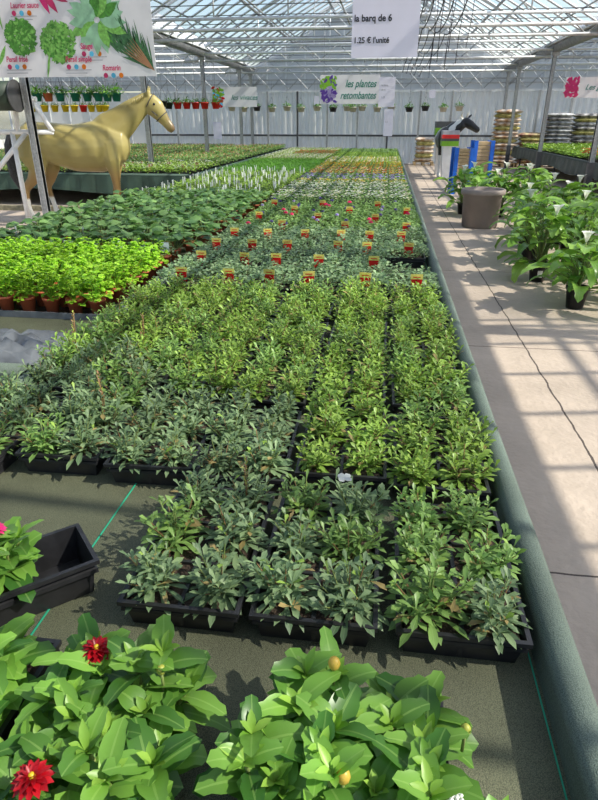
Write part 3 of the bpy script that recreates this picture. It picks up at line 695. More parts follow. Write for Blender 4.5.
# right bench
TB = [far_tray(390 + i, 'pb', ['white'], 0, w=.6, d=.8, n=330, L=.09, W=.05, h=.12) for i in range(2)]
TBr = [far_tray(400 + i, 'pansy', ['redf', 'orange', 'redf'], 90, w=.6, d=.8, n=260, L=.07, W=.03, h=.2, fs=.045) for i in range(2)]
for j in range(14):
    for k in range(5):
        put_far(5.05 + k * .66, 11.9 + j * .87, random.choice(TBr if j < 6 else TB), 'wide tray of %s plants on raised bench, %s row back, %s from columns' % ('red-orange' if j < 6 else 'leafy green', ORD[j], ORD[k]), 'wide trays on the raised bench', name='red_plant_tray' if j < 6 else 'leafy_plant_tray', z=.642)

# ------------------------------------------------------------------ dahlia trays
random.seed(31)
DT = tray_mesh(.3, .46, .085, 1, 1)
DS = soil_mesh(.26, .42, .055)
cells = [(-.075, -.14), (.075, -.14), (-.075, .0), (.075, .0), (-.075, .14), (.075, .14)]
def dtray(x, y, rz, label, cells, extra, tray=DT, soil=DS):
    return plant_tray(x, y, 'dahlia', label, 'dahlia trays', name='dahlia_tray', rz=rz, cells=cells, tray=tray, soil=soil, extra=extra, top=.06)
dtray(-.455, .60, 0, 'black tray of large-leaved dahlias with two crimson flowers, left of the budding tray', cells, [(RED, 'flower', (-.03, -.085, .2), 1), (RED, 'flower', (-.045, .17, .19), 0), (BUD, 'bud', (.07, .2, .2), 0), (BUD, 'bud', (.1, .13, .2), 0)])
dtray(.02, .6, 0, 'tray of large-leaved dahlias with orange-tipped buds and small white flowers, nearest the rim', cells + [(.17, -.08), (-.16, .02)], [(BUDR, 'bud', (-.06, .17, .22), 0), (BUDR, 'bud', (-.03, -.02, .2), 0), (BUD, 'bud', (.17, .1, .18), 0), (ALY, 'flower', (.145, -.03, .19), 0), (BUDR, 'bud', (.2, -.03, .17), 1)])
dtray(-.8, .64, 0, 'tray of dahlias at the picture corner, below the half-empty box', [(.06, .12), (-.08, .1), (.07, -.02), (-.07, -.05)], [(BUD, 'bud', (.05, .1, .18), 0)])
HT = tray_mesh(.5, .18, .11, 1, 1); HS = soil_mesh(.28, .21, .05)
b = MB(); b.box((-.235, -.07, .03), (.1, .07, .085), 'soil'); b.box((.1, -.072, .03), (.112, .072, .1), 'black'); HS = b.mesh('soil')
PX = pix(98, 560, 2, ZB + .11); ang = math.atan2(.17, .16) - .08
d1 = V((cos(ang), sin(ang), 0)); d2 = V((-sin(ang), cos(ang), 0)); ctr = PX - d1 * .25 + d2 * .09
plant_tray(ctr.x, ctr.y, 'dahlia', 'half-empty deep black box of young dahlias with one tiny pink flower', 'dahlia trays', name='dahlia_tray', rz=ang, cells=[(-.2, -.03), (-.15, .04), (-.05, .0), (.05, .04)], tray=HT, soil=HS, extra=[(BLOOM['pink'], 'flower', (.05, .05, .2), 0)], top=.07)
# crumpled plastic on the left bench
b = MB(); random.seed(5); n = 14; mi = b.mat('plasticgrey')
for i in range(n + 1):
    for j in range(n + 1): b.v.append((-.35 + .7 * i / n, -.2 + .4 * j / n, .01 + (U(0, .07) if 0 < i < n and 0 < j < n else 0)))
for i in range(n):
    for j in range(n): a = i * (n + 1) + j; b.face([a, a + n + 1, a + n + 2, a + 1], mi, sm=True)
tag(b.build('plastic_sheet', None, (-2.0, 2.75, ZB + .001)), 'crumpled grey plastic sheet lying on the bench in front of the parsley', 'plastic sheet')

# ------------------------------------------------------------------ calla lilies and planter
def lily(seed, n=36, hh=.62, flowers=1):
    random.seed(seed); b = MB(); fl = []
    for k in range(n):
        a = k * 2.4 + U(-.4, .4); lean = U(.08, .34) * (1 if k % 3 else .4); z = hh * U(.08, .92) * (1.15 - lean); e = V((lean * cos(a), lean * sin(a), z))
        mid = V((e.x * .4, e.y * .4, z * .6)); b.tube([(0, 0, 0), mid, e], [.008, .007, .005], 'stem', 5, cap=False)
        L_ = U(.2, .34); b.leaf(e, a, U(.2, .9), L_, L_ * U(.45, .6), 'lily', 'arrow', U(.9, 1.9), .35, 8, wav=.03)
        for q in (-1, 1): b.leaf(e, a + pi + q * .55, U(-.4, .2), L_ * .35, L_ * .22, 'lily', 'ovate', .2, .3, 4)
    fo = b.mesh('foliage')
    b = MB(); 
    for k in range(flowers):
        a = U(0, 6.3); r = U(.05, .2); z = hh * U(1., 1.2); b.tube([(0, 0, .02), (r * .4 * cos(a), r * .4 * sin(a), z * .6), (r * cos(a), r * sin(a), z - .06)], .006, 'stem', 5)
        c = (r * cos(a), r * sin(a), z); b.lathe([(.006, -.07), (.018, -.04), (.03, 0), (.052, .03), (.062, .034)], 'f_white', c, 12)
        b.leaf((c[0], c[1] + .03, c[2] + .01), 1.57, 1.1, .07, .07, 'f_white', 'ovate', .8, .1, 5); b.tube([(c[0], c[1], c[2] - .04), (c[0], c[1], c[2] + .02)], .006, 'f_yellow', 6)
    return fo, b.mesh('flowers')
LL = [lily(600 + i) for i in range(5)] + [lily(620, 34, .5, 1)]
b = MB(); b.lathe([(.0001, 0), (.075, 0), (.1, .18), (.108, .18), (.108, .205), (.098, .205), (.094, .175), (.0001, .175)], 'black', n=20); LPOT = b.mesh('pot')
b = MB(); b.leaf((0, 0, 0), -1.5, -.9, .07, .06, 'f_orange', 'ovate', .3, .2, 4); DEAD = b.mesh('yellow_leaf')
lp = [(1.84, 5.72, 'nearest one, by itself at the front'), (2.3, 6.05, 'right behind the nearest one'), (1.72, 6.75, 'one with a white pot label'), (2.2, 6.95, 'inner one of the second pair'), (1.82, 7.7, 'third along the aisle edge'), (2.35, 8.0, 'inner one of the third pair'),
      (1.98, 8.7, 'fourth along the edge, next to the big planter'), (2.5, 9.0, 'inner one level with the fourth'), (2.45, 10., 'one right beside the big planter'), (1.48, 11.9, 'first behind the big planter, aisle side'), (2.1, 11.6, 'second behind the big planter'), (2.6, 11.4, 'inner one behind the big planter'),
      (1.78, 12.7, 'aisle-side one farther behind the planter'), (2.25, 12.6, 'farthest one, before the slatted boxes'), (2.75, 12.5, 'far inner one near the bench skirt'), (3.0, 9.8, 'innermost one between planter and columns'), (2.9, 7.4, 'innermost one beside the third pair')]
random.seed(81)
for i, (x, y, ph) in enumerate(lp):
    root = place(LPOT, 'calla_lily', None, (x, y, 0), U(0, 6)); tag(root, 'potted calla lily on the aisle floor, ' + ph, 'potted plant', 'calla lilies along the aisle')
    fo, fl = LL[5] if i == 0 else LL[i % 5]; s = U(.88, 1.)
    place(fo, 'foliage', root, (0, 0, .17), 0, s); place(fl, 'flowers', root, (0, 0, .17), 0, s)
    if i == 0: place(DEAD, 'yellow_leaf', root, (0, 0, .14)).rotation_euler = (0, 0, -root.rotation_euler.z); root['label'] = 'potted calla lily with a drooping yellow leaf, closest to the camera on the aisle floor'
    if i == 2: bb = MB(); bb.box((-.025, -.105, .06), (.025, -.1, .13), 'tagwhite'); bb.build('pot_label', root).rotation_euler = (0, 0, -root.rotation_euler.z)
b = MB(); b.lathe([(.0001, 0), (.27, 0), (.285, .02), (.31, .5), (.345, .51), (.355, .54), (.35, .585), (.335, .595), (.31, .585), (.3, .5), (.0001, .49)], 'taupe', n=40)
pl = b.build('round_planter', None, (1.6, 10.45, 0)); tag(pl, 'large round taupe planter pot with a thick rolled rim among the calla lilies', 'planter')
b = MB(); b.lathe([(.299, .497), (.0001, .52)], 'soil', n=30); b.build('soil', pl)

# ------------------------------------------------------------------ animals
def finish(o, vox, it=6):
    m = o.modifiers.new('remesh', 'REMESH'); m.mode = 'VOXEL'; m.voxel_size = vox; m.use_smooth_shade = True
    s = o.modifiers.new('smooth', 'SMOOTH'); s.iterations = it; s.factor = .6
def mirror_tube(b, pts, rad, m, y, n=12): b.tube([(p[0], y, p[1]) for p in pts], rad, m, n, up=(0, 1, 0))
hr = empty('horse_statue', (-5.68, 10.0, 0), R(11)); tag(hr, 'life-size golden horse statue with black tail and white socks, behind the broad-leaved pots', 'horse statue')
b = MB()
b.tube([(-.40, 0, 1.28), (-.3, 0, 1.34), (-.12, 0, 1.38), (.2, 0, 1.33), (.6, 0, 1.27), (1.0, 0, 1.28), (1.28, 0, 1.3), (1.48, 0, 1.3), (1.56, 0, 1.3)],
       [(.08, .1), (.22, .24), (.3, .33), (.32, .35), (.34, .37), (.33, .4), (.28, .38), (.18, .26), (.07, .1)], 'horse', 20, up=(0, 1, 0)) if False else None
def etube(b, P, m, n=20):                                   # path in the x-z plane, radii (sideways, in-plane)
    mi = b.mat(m); pts = [V((p[0], p[1], p[2])) for p in P]; b0 = len(b.v)
    for i, p in enumerate(pts):
        d = (pts[min(i + 1, len(pts) - 1)] - pts[max(i - 1, 0)]).normalized(); sd = V((0, 1, 0)); sd = (sd - d * d.dot(sd)).normalized(); nn = d.cross(sd)
        for k in range(n): a = 2 * pi * k / n; b.v.append(tuple(p + sd * P[i][3] * cos(a) + nn * P[i][4] * sin(a)))
    for i in range(len(pts) - 1):
        for k in range(n): a = b0 + i * n + k; c = b0 + i * n + (k + 1) % n; b.face([a, c, c + n, a + n], mi)
    b.face([b0 + k for k in range(n)][::-1], mi); e = b0 + (len(pts) - 1) * n; b.face([e + k for k in range(n)], mi)
b = MB()
etube(b, [(-.42, 0, 1.26, .06, .1), (-.34, 0, 1.3, .2, .24), (-.14, 0, 1.36, .29, .33), (.18, 0, 1.33, .31, .34), (.6, 0, 1.25, .35, .385), (1.0, 0, 1.27, .33, .425), (1.26, 0, 1.31, .27, .38), (1.46, 0, 1.3, .2, .28), (1.55, 0, 1.3, .08, .12)], 'horse')
etube(b, [(1.0, 0, 1.42, .16, .26), (1.25, 0, 1.52, .18, .32), (1.5, 0, 1.7, .135, .25), (1.74, 0, 1.88, .1, .19), (1.94, 0, 2.02, .085, .13), (2.01, 0, 2.06, .06, .08)], 'horse')
etube(b, [(1.9, 0, 2.08, .07, .08), (1.97, 0, 2.0, .095, .14), (2.06, 0, 1.89, .1, .165), (2.15, 0, 1.77, .08, .12), (2.23, 0, 1.66, .062, .085), (2.3, 0, 1.57, .06, .078), (2.34, 0, 1.52, .04, .05)], 'horse', 16)
for sy in (-1, 1):
    fx = 0 if sy < 0 else -.12; hx = 0 if sy < 0 else .34
    etube(b, [(1.2, .16 * sy, 1.35, .13, .2), (1.24, .17 * sy, 1.05, .12, .15), (1.27 + fx * .5, .17 * sy, .82, .075, .09), (1.28 + fx * .8, .17 * sy, .58, .055, .06), (1.285 + fx * .9, .17 * sy, .52, .058, .064), (1.28 + fx, .17 * sy, .44, .045, .048), (1.28 + fx, .17 * sy, .24, .036, .04), (1.29 + fx, .17 * sy, .15, .046, .05), (1.32 + fx, .17 * sy, .08, .05, .06), (1.34 + fx, .17 * sy, 0, .065, .075)], 'horse', 14)
    hx -= .13; etube(b, [(-.1, .15 * sy, 1.38, .17, .27), (-.06 + hx * .2, .18 * sy, 1.1, .16, .25), (-.02 + hx * .4, .18 * sy, .88, .1, .15), (-.12 + hx * .6, .18 * sy, .72, .068, .09), (-.22 + hx * .75, .18 * sy, .6, .055, .075), (-.22 + hx * .85, .18 * sy, .5, .046, .055), (-.2 + hx, .18 * sy, .28, .038, .043), (-.18 + hx, .18 * sy, .16, .047, .052), (-.14 + hx, .18 * sy, .08, .05, .06), (-.11 + hx, .18 * sy, 0, .065, .078)], 'horse', 14)
    etube(b, [(1.96, .06 * sy, 2.08, .035, .035), (1.97, .075 * sy, 2.15, .04, .025), (1.99, .08 * sy, 2.22, .02, .012), (1.995, .08 * sy, 2.245, .006, .006)], 'horse', 8)
hb = b.build('body', hr); finish(hb, .018, 4)
b = MB()
etube(b, [(-.36, 0, 1.5, .05, .05), (-.46, 0, 1.48, .08, .08), (-.52, 0, 1.3, .11, .1), (-.54, 0, 1.05, .12, .11), (-.52, 0, .8, .11, .1), (-.46, 0, .6, .07, .06), (-.42, 0, .48, .015, .015)], 'teat', 12); b.build('tail', hr)
b = MB()
for sgn in (-1, 1): b.ball((2.06, .092 * sgn, 1.95), .02, 'ink', 8)
b.build('eyes', hr)
b = MB()
for (pa, pb, ry, rz_) in (((2.1, 0, 1.78), (2.06, 0, 1.7), .092, .13),):
    pts = []
    for k in range(21): a = 2 * pi * k / 20; d = V((.63, 0, -.78)); sdv = V((0, 1, 0)); nn = d.cross(sdv); c = V((2.16, 0, 1.755)); pts.append(c + sdv * .084 * cos(a) + nn * .122 * sin(a))
    b.tube(pts, .008, 'dark', 5)
pts = [V((1.99, 0, 2.01)) + V((0, 1, 0)) * .1 * cos(2 * pi * k / 20) + V((.78, 0, .62)).cross(V((0, 1, 0))) * .0 + V((-.55, 0, -.83)) * (.02 + .15 * sin(2 * pi * k / 20)) for k in range(21)]
b.tube(pts, .008, 'dark', 5)
for sgn in (-1, 1): b.tube([(2.01, .1 * sgn, 1.84), (2.1, .095 * sgn, 1.77)], .008, 'dark', 5)
b.build('halter', hr)
b = MB(); random.seed(3)
for k in range(60):
    t = k / 59; x = 1.1 + .83 * t; z = 1.69 + .46 * t + .03 * sin(t * 3.1); b.tube([(x, 0, z - .02), (x + .0, -.05, z - .02), (x - .02, -.08 - U(0, .03), z - .1 - U(0, .05))], [.012, .012, .004], 'horse', 4)
b.build('mane', hr)
# calf
hr.scale = (.94, .94, .94)
cr = empty('calf_statue', (1.82, 19.9, 0), R(-90)); tag(cr, 'black and white cow statue looking right, behind the slatted blue-edged boxes', 'cow statue')
b = MB()
etube(b, [(-1.3, 0, 1.05, .08, .1), (-1.2, 0, 1.08, .24, .24), (-.8, 0, 1.06, .32, .33), (-.3, 0, 1.04, .34, .36), (.1, 0, 1.08, .29, .34), (.28, 0, 1.1, .18, .24), (.34, 0, 1.1, .06, .1)], 'calf')
etube(b, [(0., 0, 1.16, .2, .26), (.22, .1, 1.3, .17, .24), (.38, .26, 1.42, .13, .19), (.48, .38, 1.5, .1, .14)], 'calf', 16)
etube(b, [(.36, .3, 1.54, .08, .09), (.44, .42, 1.52, .13, .13), (.5, .54, 1.44, .12, .13), (.55, .66, 1.36, .09, .1), (.58, .74, 1.31, .085, .085), (.6, .78, 1.28, .05, .05)], 'calf', 14)
for sy in (-1, 1):
    for lx_ in (0.05, -1.05): etube(b, [(lx_, .17 * sy, 1.0, .12, .17), (lx_ + .02, .18 * sy, .7, .075, .1), (lx_, .18 * sy, .45, .055, .06), (lx_, .18 * sy, .2, .042, .045), (lx_ + .02, .18 * sy, .1, .05, .055), (lx_ + .04, .18 * sy, 0, .06, .07)], 'calf', 12)
etube(b, [(.42, .3, 1.6, .03, .03), (.5, .22, 1.66, .045, .02), (.56, .14, 1.66, .02, .01)], 'calf', 8); etube(b, [(.36, .46, 1.6, .03, .03), (.28, .54, 1.68, .045, .02), (.2, .58, 1.72, .02, .01)], 'calf', 8)
finish(b.build('body', cr), .02, 4)
b = MB()
b.tube([(.44, .3, 1.62), (.47, .27, 1.7), (.5, .3, 1.77)], [.025, .018, .005], 'beigepot', 8); b.tube([(.36, .42, 1.62), (.33, .45, 1.7), (.36, .48, 1.77)], [.025, .018, .005], 'beigepot', 8); b.build('horns', cr)
b = MB(); b.tube([(-1.3, 0, 1.2), (-1.38, 0, 1.1), (-1.4, 0, .7), (-1.38, 0, .5)], [.03, .02, .015, .03], 'teat', 8); b.build('tail', cr)
cr.scale = (1.02, 1.02, 1.02)
# slatted boxes
def slatbox(x, y, w, h, zb, label):
    root = empty('slatted_box', (x, y, 0), R(6)); tag(root, label, 'wooden box', 'slatted boxes by the cow statue')
    b = MB(); n = 10
    for i in range(n): z0 = zb + (h - zb) * i / n; b.box((-w / 2 + .05, -.16, z0 + .006), (w / 2 - .05, .16, zb + (h - zb) * (i + 1) / n - .004), 'wood')
    b.build('slats', root)
    for sx in (-1, 1):
        for sy in (-1, 1): c = MB(); c.box((sx * w / 2 - .045, sy * .18 - .03, 0), (sx * w / 2 + .045, sy * .18 + .03, h + .02), 'blue'); c.build('corner_post', root)
p = pix(462, 160, 1, 15.4); slatbox(p.x, 15.4, .36, 1.0, .28, 'slatted wooden box with blue corner posts, closer to the aisle and under the cow')
p = pix(482, 150, 1, 16.2); slatbox(p.x, 16.2, .4, 1.13, .28, 'slatted wooden box with blue corner posts, nearer the skirted bench')
# tapered display planters
def bin_(u, v, y, h, w, wb, band, label):
    p = pix(u, v, 2, 0); root = empty('display_planter', (p.x, y, 0)); tag(root, label, 'planter'); b = MB(); mi = b.mat('whitep')
    for (a, z) in ((wb, 0), (w, h)): b.v += [(-a / 2, -a / 2, z), (a / 2, -a / 2, z), (a / 2, a / 2, z), (-a / 2, a / 2, z)]
    for k in range(4): b.face([k, (k + 1) % 4, 4 + (k + 1) % 4, 4 + k], mi, sm=False)
    b.face([3, 2, 1, 0], mi, sm=False); b.face([4, 5, 6, 7], mi, sm=False); b.build('body', root)
    for m, z0, z1 in band:
        b = MB(); b.box((-w / 2 - .01, -w / 2 - .015, z0), (w / 2 + .01, w / 2 + .015, z1), m); b.build('panel', root)
bin_(439, 174, 20.9, 1.42, .52, .3, [('grassprint', 1.17, 1.38), ('dark', 1.38, 1.56)], 'tall tapered white display planter with a dark top and green band')
bin_(446.5, 180, 19.2, 1.3, .46, .28, [('redpot', 1.12, 1.22), ('dark', 1.05, 1.12), ('grassprint', .92, 1.05), ('greyink', 1.22, 1.33)], 'tall tapered white display planter with red and green panel, in front of the cow')

# ------------------------------------------------------------------ sacks
def sack(w, d, h, m):
    b = MB(); mi = b.mat(m); nx, ny = 10, 8
    for sgn in (1, -1):
        for i in range(nx + 1):
            for j in range(ny + 1):
                s, t = -1 + 2 * i / nx, -1 + 2 * j / ny; k = ((1 - s ** 4) * (1 - t ** 4)) ** .5
                b.v.append((s * w / 2, t * d / 2, h / 2 + sgn * h / 2 * k + U(-.006, .006)))
    o = (nx + 1) * (ny + 1)
    for q in (0, 1):
        for i in range(nx):
            for j in range(ny):
                a = q * o + i * (ny + 1) + j; f_ = [a, a + ny + 1, a + ny + 2, a + 1]; b.face(f_ if q == 0 else f_[::-1], mi)
    return b.mesh('sack')
def pallet(x, y, w, d, label):
    b = MB()
    for i in range(6): b.box((-w / 2, -d / 2 + d * i / 6 + .01, .11), (w / 2, -d / 2 + d * (i + 1) / 6 - .03, .13), 'wood')
    for i in range(3): xx = -w / 2 + (w - .1) * i / 2; b.box((xx, -d / 2, 0), (xx + .1, d / 2, .11), 'wood')
    tag(b.build('pallet', None, (x, y, 0)), label, 'pallet')
def stack(x, y, w, d, n, ht, mats, word, z0=.13, pal=True):
    if pal: pallet(x, y, w + .06, d + .04, 'wooden pallet under ' + word)
    random.seed(n * 7 + int(x * 10)); S = [sack(w, d, ht, m) for m in mats]
    for i in range(n):
        o = place(S[i % len(S)], 'sack', None, (x + U(-.03, .03), y + U(-.02, .02), z0 + i * ht * .93), U(-.05, .05)); tag(o, 'sack in %s, %s' % (word, 'bottom one' if i == 0 else 'top one' if i == n - 1 else ORD[i] + ' up from the bottom'), 'sack', 'sacks in ' + word)
p = pix(424, 150, 1, 25.4); stack(p.x, 25.4, .72, .55, 6, .155, ['bagorange', 'bagyellow', 'bagorange'], 'the low stack at the aisle end')
p = pix(507, 120, 1, 25.); stack(p.x, 25., .95, .6, 13, .15, ['bagorange', 'bagorange', 'bagyellow'], 'the tall orange stack')
p = pix(534, 120, 1, 25.); stack(p.x, 25., .95, .6, 7, .16, ['bagpink', 'bagyellow'], 'the low pink stack')
p = pix(559, 120, 1, 25.); stack(p.x, 25., 1.0, .6, 13, .14, ['baggrey', 'bagdark'], 'the grey striped stack')
p = pix(588, 120, 1, 25.); stack(p.x, 25., 1.05, .6, 12, .15, ['baggrey', 'bagyellow', 'bagdark'], 'the grey and yellow stack')

# ------------------------------------------------------------------ hanging pots
random.seed(55)
HF = []
for i in range(4):
    b = MB()
    for k in range(60): a = U(0, 6.3); r = U(0, .13); b.leaf((r * cos(a), r * sin(a), U(0, .1) - r * .3), a, U(-.2, 1.2), U(.06, .11), .035, 'fern', 'ovate', U(.3, 1.3), .2, 3)
    HF.append(b.mesh('foliage'))
def hpotmesh(m, r, h):
    b = MB(); b.lathe([(.0001, 0), (r * .7, 0), (r * .97, h * .85), (r * 1.06, h * .85), (r * 1.06, h), (r * .95, h), (r * .93, h * .9), (.0001, h * .9)], m, n=16); return b.mesh('pot')
HP = {}
def hpot(u, v, y, m, r, h, label, group, zr=3.14, s=1., fol=True):
    k = (m, r, h); HP.setdefault(k, hpotmesh(*k)); p = pix(u, v, 1, y)
    root = place(HP[k], 'hanging_pot', None, p, U(0, 6)); tag(root, label, 'hanging pot', group)
    if fol: place(random.choice(HF), 'foliage', root, (0, 0, h), U(0, 6), s)
    b = MB()
    for q in range(3): a = q * 2.09; b.tube([(r * cos(a), r * sin(a), h), (0, 0, h + .35)], .0035, 'dark', 4)
    b.tube([(0, 0, h + .35), (0, 0, zr - p.z)], .0035, 'dark', 4); b.build('hanger', root)
hb_ = MB(); pa, pb = pix(10, 84, 1, 13), pix(135, 84, 1, 13)
hb_.tube([(pa.x, 13, 3.14), (pb.x, 13, 3.14)], .02, 'steel', 6); struct(hb_)
for i, (u, m) in enumerate(zip((26, 38, 49, 61, 76, 88, 99, 108, 117), ('greenpot', 'greenpot', 'terra', 'greenpot', 'greenpot', 'greenpot', 'greenpot', 'greenpot', 'greenpot'))):
    hpot(u, 101.5, 13, m, .1, .16, '%s hanging pot of green foliage in the upper row over the horse, %s along' % ('orange' if m == 'terra' else 'green', ORD[i]), 'upper row of hanging pots', s=1.15)
for i, u in enumerate((19, 33, 45.5, 55.5, 66, 75, 84, 92, 100, 106)):
    hpot(u, 112, 13.4, 'redpot' if i == 6 else 'yellowpot', .08, .13, '%s small hanging pot in the lower row over the horse, %s along' % ('red' if i == 6 else 'yellow', ORD[i]), 'lower row of hanging pots', s=.5)
for i, (u, m) in enumerate(((169, 'black'), (178, 'redpot'), (187, 'redpot'), (196, 'redpot'), (205, 'redpot'), (216, 'redpot'))):
    hpot(u, 109, 18.2, m, .12, .17, '%s hanging pot past the horse muzzle, %s from the muzzle' % ('black' if m == 'black' else 'red', ORD[i]), 'red pots past the horse', s=1.)
for i, (u, v) in enumerate(((150, 103), (157, 104), (163, 105))):
    hpot(u, v + 2, 17., 'black', .13, .15, 'empty black hanging pot right beside the horse muzzle, %s from the muzzle' % ORD[i], 'black pots by the horse', fol=False)
for i, u in enumerate((232, 244, 257, 272, 287, 301, 317, 333, 347, 353, 362, 377, 391, 409, 425, 443, 459)):
    m = 'black' if i in (7, 13, 14, 2) else 'beigepot'
    hpot(u, 112 if i % 2 else 111, 25.2, m, .15, .17, '%s hanging basket against the corrugated wall, %s along from the left' % ('dark' if m == 'black' else 'pale', ORD[i]), 'baskets along the back wall', s=1.1)

# ------------------------------------------------------------------ signs
def text(body, size, m, parent, loc, name='lettering', shear=0, offset=0, align='LEFT', ext=.0006, sx=1.):
    c = bpy.data.curves.new(name, 'FONT'); c.body = body; c.size = size; c.shear = shear; c.offset = offset; c.extrude = ext; c.align_x = align
    c.materials.append(M[m]); t = bpy.data.objects.new('t', c); col.objects.link(t); bpy.context.view_layer.update()
    me = bpy.data.meshes.new_from_object(t.evaluated_get(bpy.context.evaluated_depsgraph_get())); bpy.data.objects.remove(t); me.name = name
    o = bpy.data.objects.new(name, me); col.objects.link(o); o.parent = parent; o.location = loc; o.rotation_euler = (pi / 2, 0, 0); o.scale = (sx, 1, 1); return o
def board(name, u0, v0, u1, v1, y, m, label, cat, rz=0, th=.006, wires=True, zr=3.14):
    a, c = pix(u0, v1, 1, y), pix(u1, v1, 1, y); t = pix(u0, v0, 1, y); w, h = c.x - a.x, t.z - a.z
    root = empty(name, (a.x, y, a.z), rz); tag(root, label, cat); b = MB(); b.box((0, 0, 0), (w, th, h), m); b.build('panel', root)
    if wires:
        for x in (w * .06, w * .94): b = MB(); b.tube([(x, th / 2, h), (x, th / 2, zr - a.z)], .002, 'dark', 4); b.build('wire', root)
    return root, w, h
r_, w_, h_ = board('price_sign', 351, -4, 417, 58, 2.8, 'paper', 'white paper price sign reading la barq de 6, hanging over the aisle bench', 'sign', th=.002, zr=3.5)
text('la barq de 6', h_ * .155, 'ink', r_, (w_ * .03, -.001, h_ * .595), offset=.0007, sx=.95); text("1.25 € l'unité", h_ * .135, 'ink', r_, (w_ * .03, -.001, h_ * .245), offset=.0006, sx=.93)
r_, w_, h_ = board('trailing_plants_sign', 320, 75, 379, 104, 12, 'banner', 'white sign reading les plantes retombantes with purple flower picture', 'sign')
text('les plantes', h_ * .36, 'teal', r_, (w_ * .42, -.002, h_ * .58), shear=.35, offset=.002, sx=.78); text('retombantes', h_ * .36, 'teal', r_, (w_ * .34, -.002, h_ * .18), shear=.35, offset=.002, sx=.74)
def flowerprint(root, x0, x1, z0, z1, cols, n, s, seed=1, prof='round', name='picture'):
    random.seed(seed); b = MB()
    for k in range(n):
        x, z = U(x0, x1), U(z0, z1); a = U(0, 6.3); l = s * U(.6, 1.2); m = cols[0] if z > (z0 + z1) / 2 and U(0, 1) < .75 else random.choice(cols[1:])
        d = V((cos(a), 0, sin(a))); q = V((-sin(a), 0, cos(a))); c = V((x, -.002 - k * 2e-5, z))
        pts = [c - d * l / 2, c - d * l * .2 + q * l * .25, c + d * l * .25 + q * l * .2, c + d * l / 2, c + d * l * .25 - q * l * .2, c - d * l * .2 - q * l * .25]; b.quad(pts, m)
    return b.build(name, root)
flowerprint(r_, .02, w_ * .26, .04, h_ - .04, ['grassprint', 'f_violet', 'f_lilac', 'f_violet'], 130, .09, 2)
r_, w_, h_ = board('perennials_sign', 213, 87, 257, 107, 19.9, 'banner', 'white sign reading les vivaces with green and red picture, on the left side', 'sign')
text('les vivaces', h_ * .36, 'teal', r_, (w_ * .42, -.002, h_ * .36), shear=.35, offset=.001)
flowerprint(r_, .02, w_ * .24, .02, h_ - .02, ['grassprint', 'tagred', 'grassprint', 'cyan'], 90, .12, 3)
r_, w_, h_ = board('geranium_sign', 563, 77, 625, 98, 16, 'banner', 'white sign with magenta flower and green lettering over the raised bench', 'sign')
text('Les géraniums', h_ * .36, 'teal', r_, (w_ * .33, -.002, h_ * .4), shear=.35, offset=.001)
flowerprint(r_, .03, w_ * .22, .02, h_ - .02, ['f_pink', 'f_pink', 'magenta'], 90, .1, 4)
def papers(u0, v0, u1, v1, y, label, lines, **k):
    r_, w_, h_ = board('notice_sign', u0, v0, u1, v1, y, 'paper', label, 'notice', th=.002, **k)
    for t, f in lines: text(t, h_ * .09, 'greyink', r_, (w_ * .15, -.001, h_ * f), offset=.0005)
papers(378, 77, 394, 107, 11.9, 'white paper notice hanging beside the les plantes retombantes sign', [('la barq', .7), ('de 6', .55), ('1.25', .3)])
papers(383, 109, 392, 136, 25., 'narrow white paper notice against the back wall below the other notice', [('3.5', .5)])
papers(314, 96, 319, 104, 24.9, 'small lilac card by the back wall under the purple flower picture', [])
papers(214, 122, 222, 139, 24.9, 'small white card low on the back wall left of center posts', [])
papers(429, 90, 435, 98, 24.9, 'small pale card high on the back wall over the aisle', [])
# herb banner
r_, w_, h_ = board('herb_banner', -40, -60, 157, 78, 8, 'banner', 'big white banner of herb pictures hanging in front of the horse', 'banner', zr=3.5, th=.003)
def bp(u, v): p = pix(u, v, 1, 8); return p.x - r_.location.x, p.z - r_.location.z
def clump(u, v, ru, rv, cols, n, s, seed, name='picture'):
    random.seed(seed); b = MB(); k = 0
    cx, cz = bp(u, v); rx = bp(u + ru, v)[0] - cx; rz_ = cz - bp(u, v + rv)[1]
    for k in range(n):
        a0, rr = U(0, 6.3), math.sqrt(U(0, 1)); x, z = cx + rx * rr * cos(a0), cz + rz_ * rr * sin(a0); a = U(0, 6.3); l = s * U(.6, 1.2)
        d = V((cos(a), 0, sin(a))); q = V((-sin(a), 0, cos(a))); c = V((x, -.002 - k * 1e-5, z))
        b.quad([c - d * l / 2, c - d * l * .1 + q * l * .3, c + d * l / 2, c - d * l * .1 - q * l * .3], random.choice(cols))
    b.build(name, r_)
M['p1'] = simple('print_green', (.07, .26, .03), .6, var=.3, scale=30); M['p2'] = simple('print_green_light', (.2, .48, .09), .6, var=.3, scale=30); M['p3'] = simple('print_sage', (.3, .55, .35), .6, var=.2); M['p4'] = simple('print_rosemary', (.05, .16, .06), .6, var=.3, scale=30)
clump(21, 37, 15, 18, ['p1', 'p1', 'p2'], 420, .07, 11); clump(58, 42, 17, 20, ['p1', 'p2', 'p2'], 420, .075, 12)
def pleaf(u, v, ang, L_, W_, m, k=0, root=None, name='picture', acc=None):
    x, z = bp(u, v); d = V((cos(ang), 0, sin(ang))); q = V((-sin(ang), 0, cos(ang))); c = V((x, -.0035 - k * 1e-4, z)); pts = []
    for t, w2 in ((0, .05), (.25, .8), (.5, 1), (.75, .7)): pts.append(c + d * L_ * t + q * W_ * .5 * w2)
    pts.append(c + d * L_)
    for t, w2 in ((.75, .7), (.5, 1), (.25, .8), (0, .05)): pts.append(c + d * L_ * t - q * W_ * .5 * w2)
    acc.quad(pts, m)
random.seed(13); acc = MB()
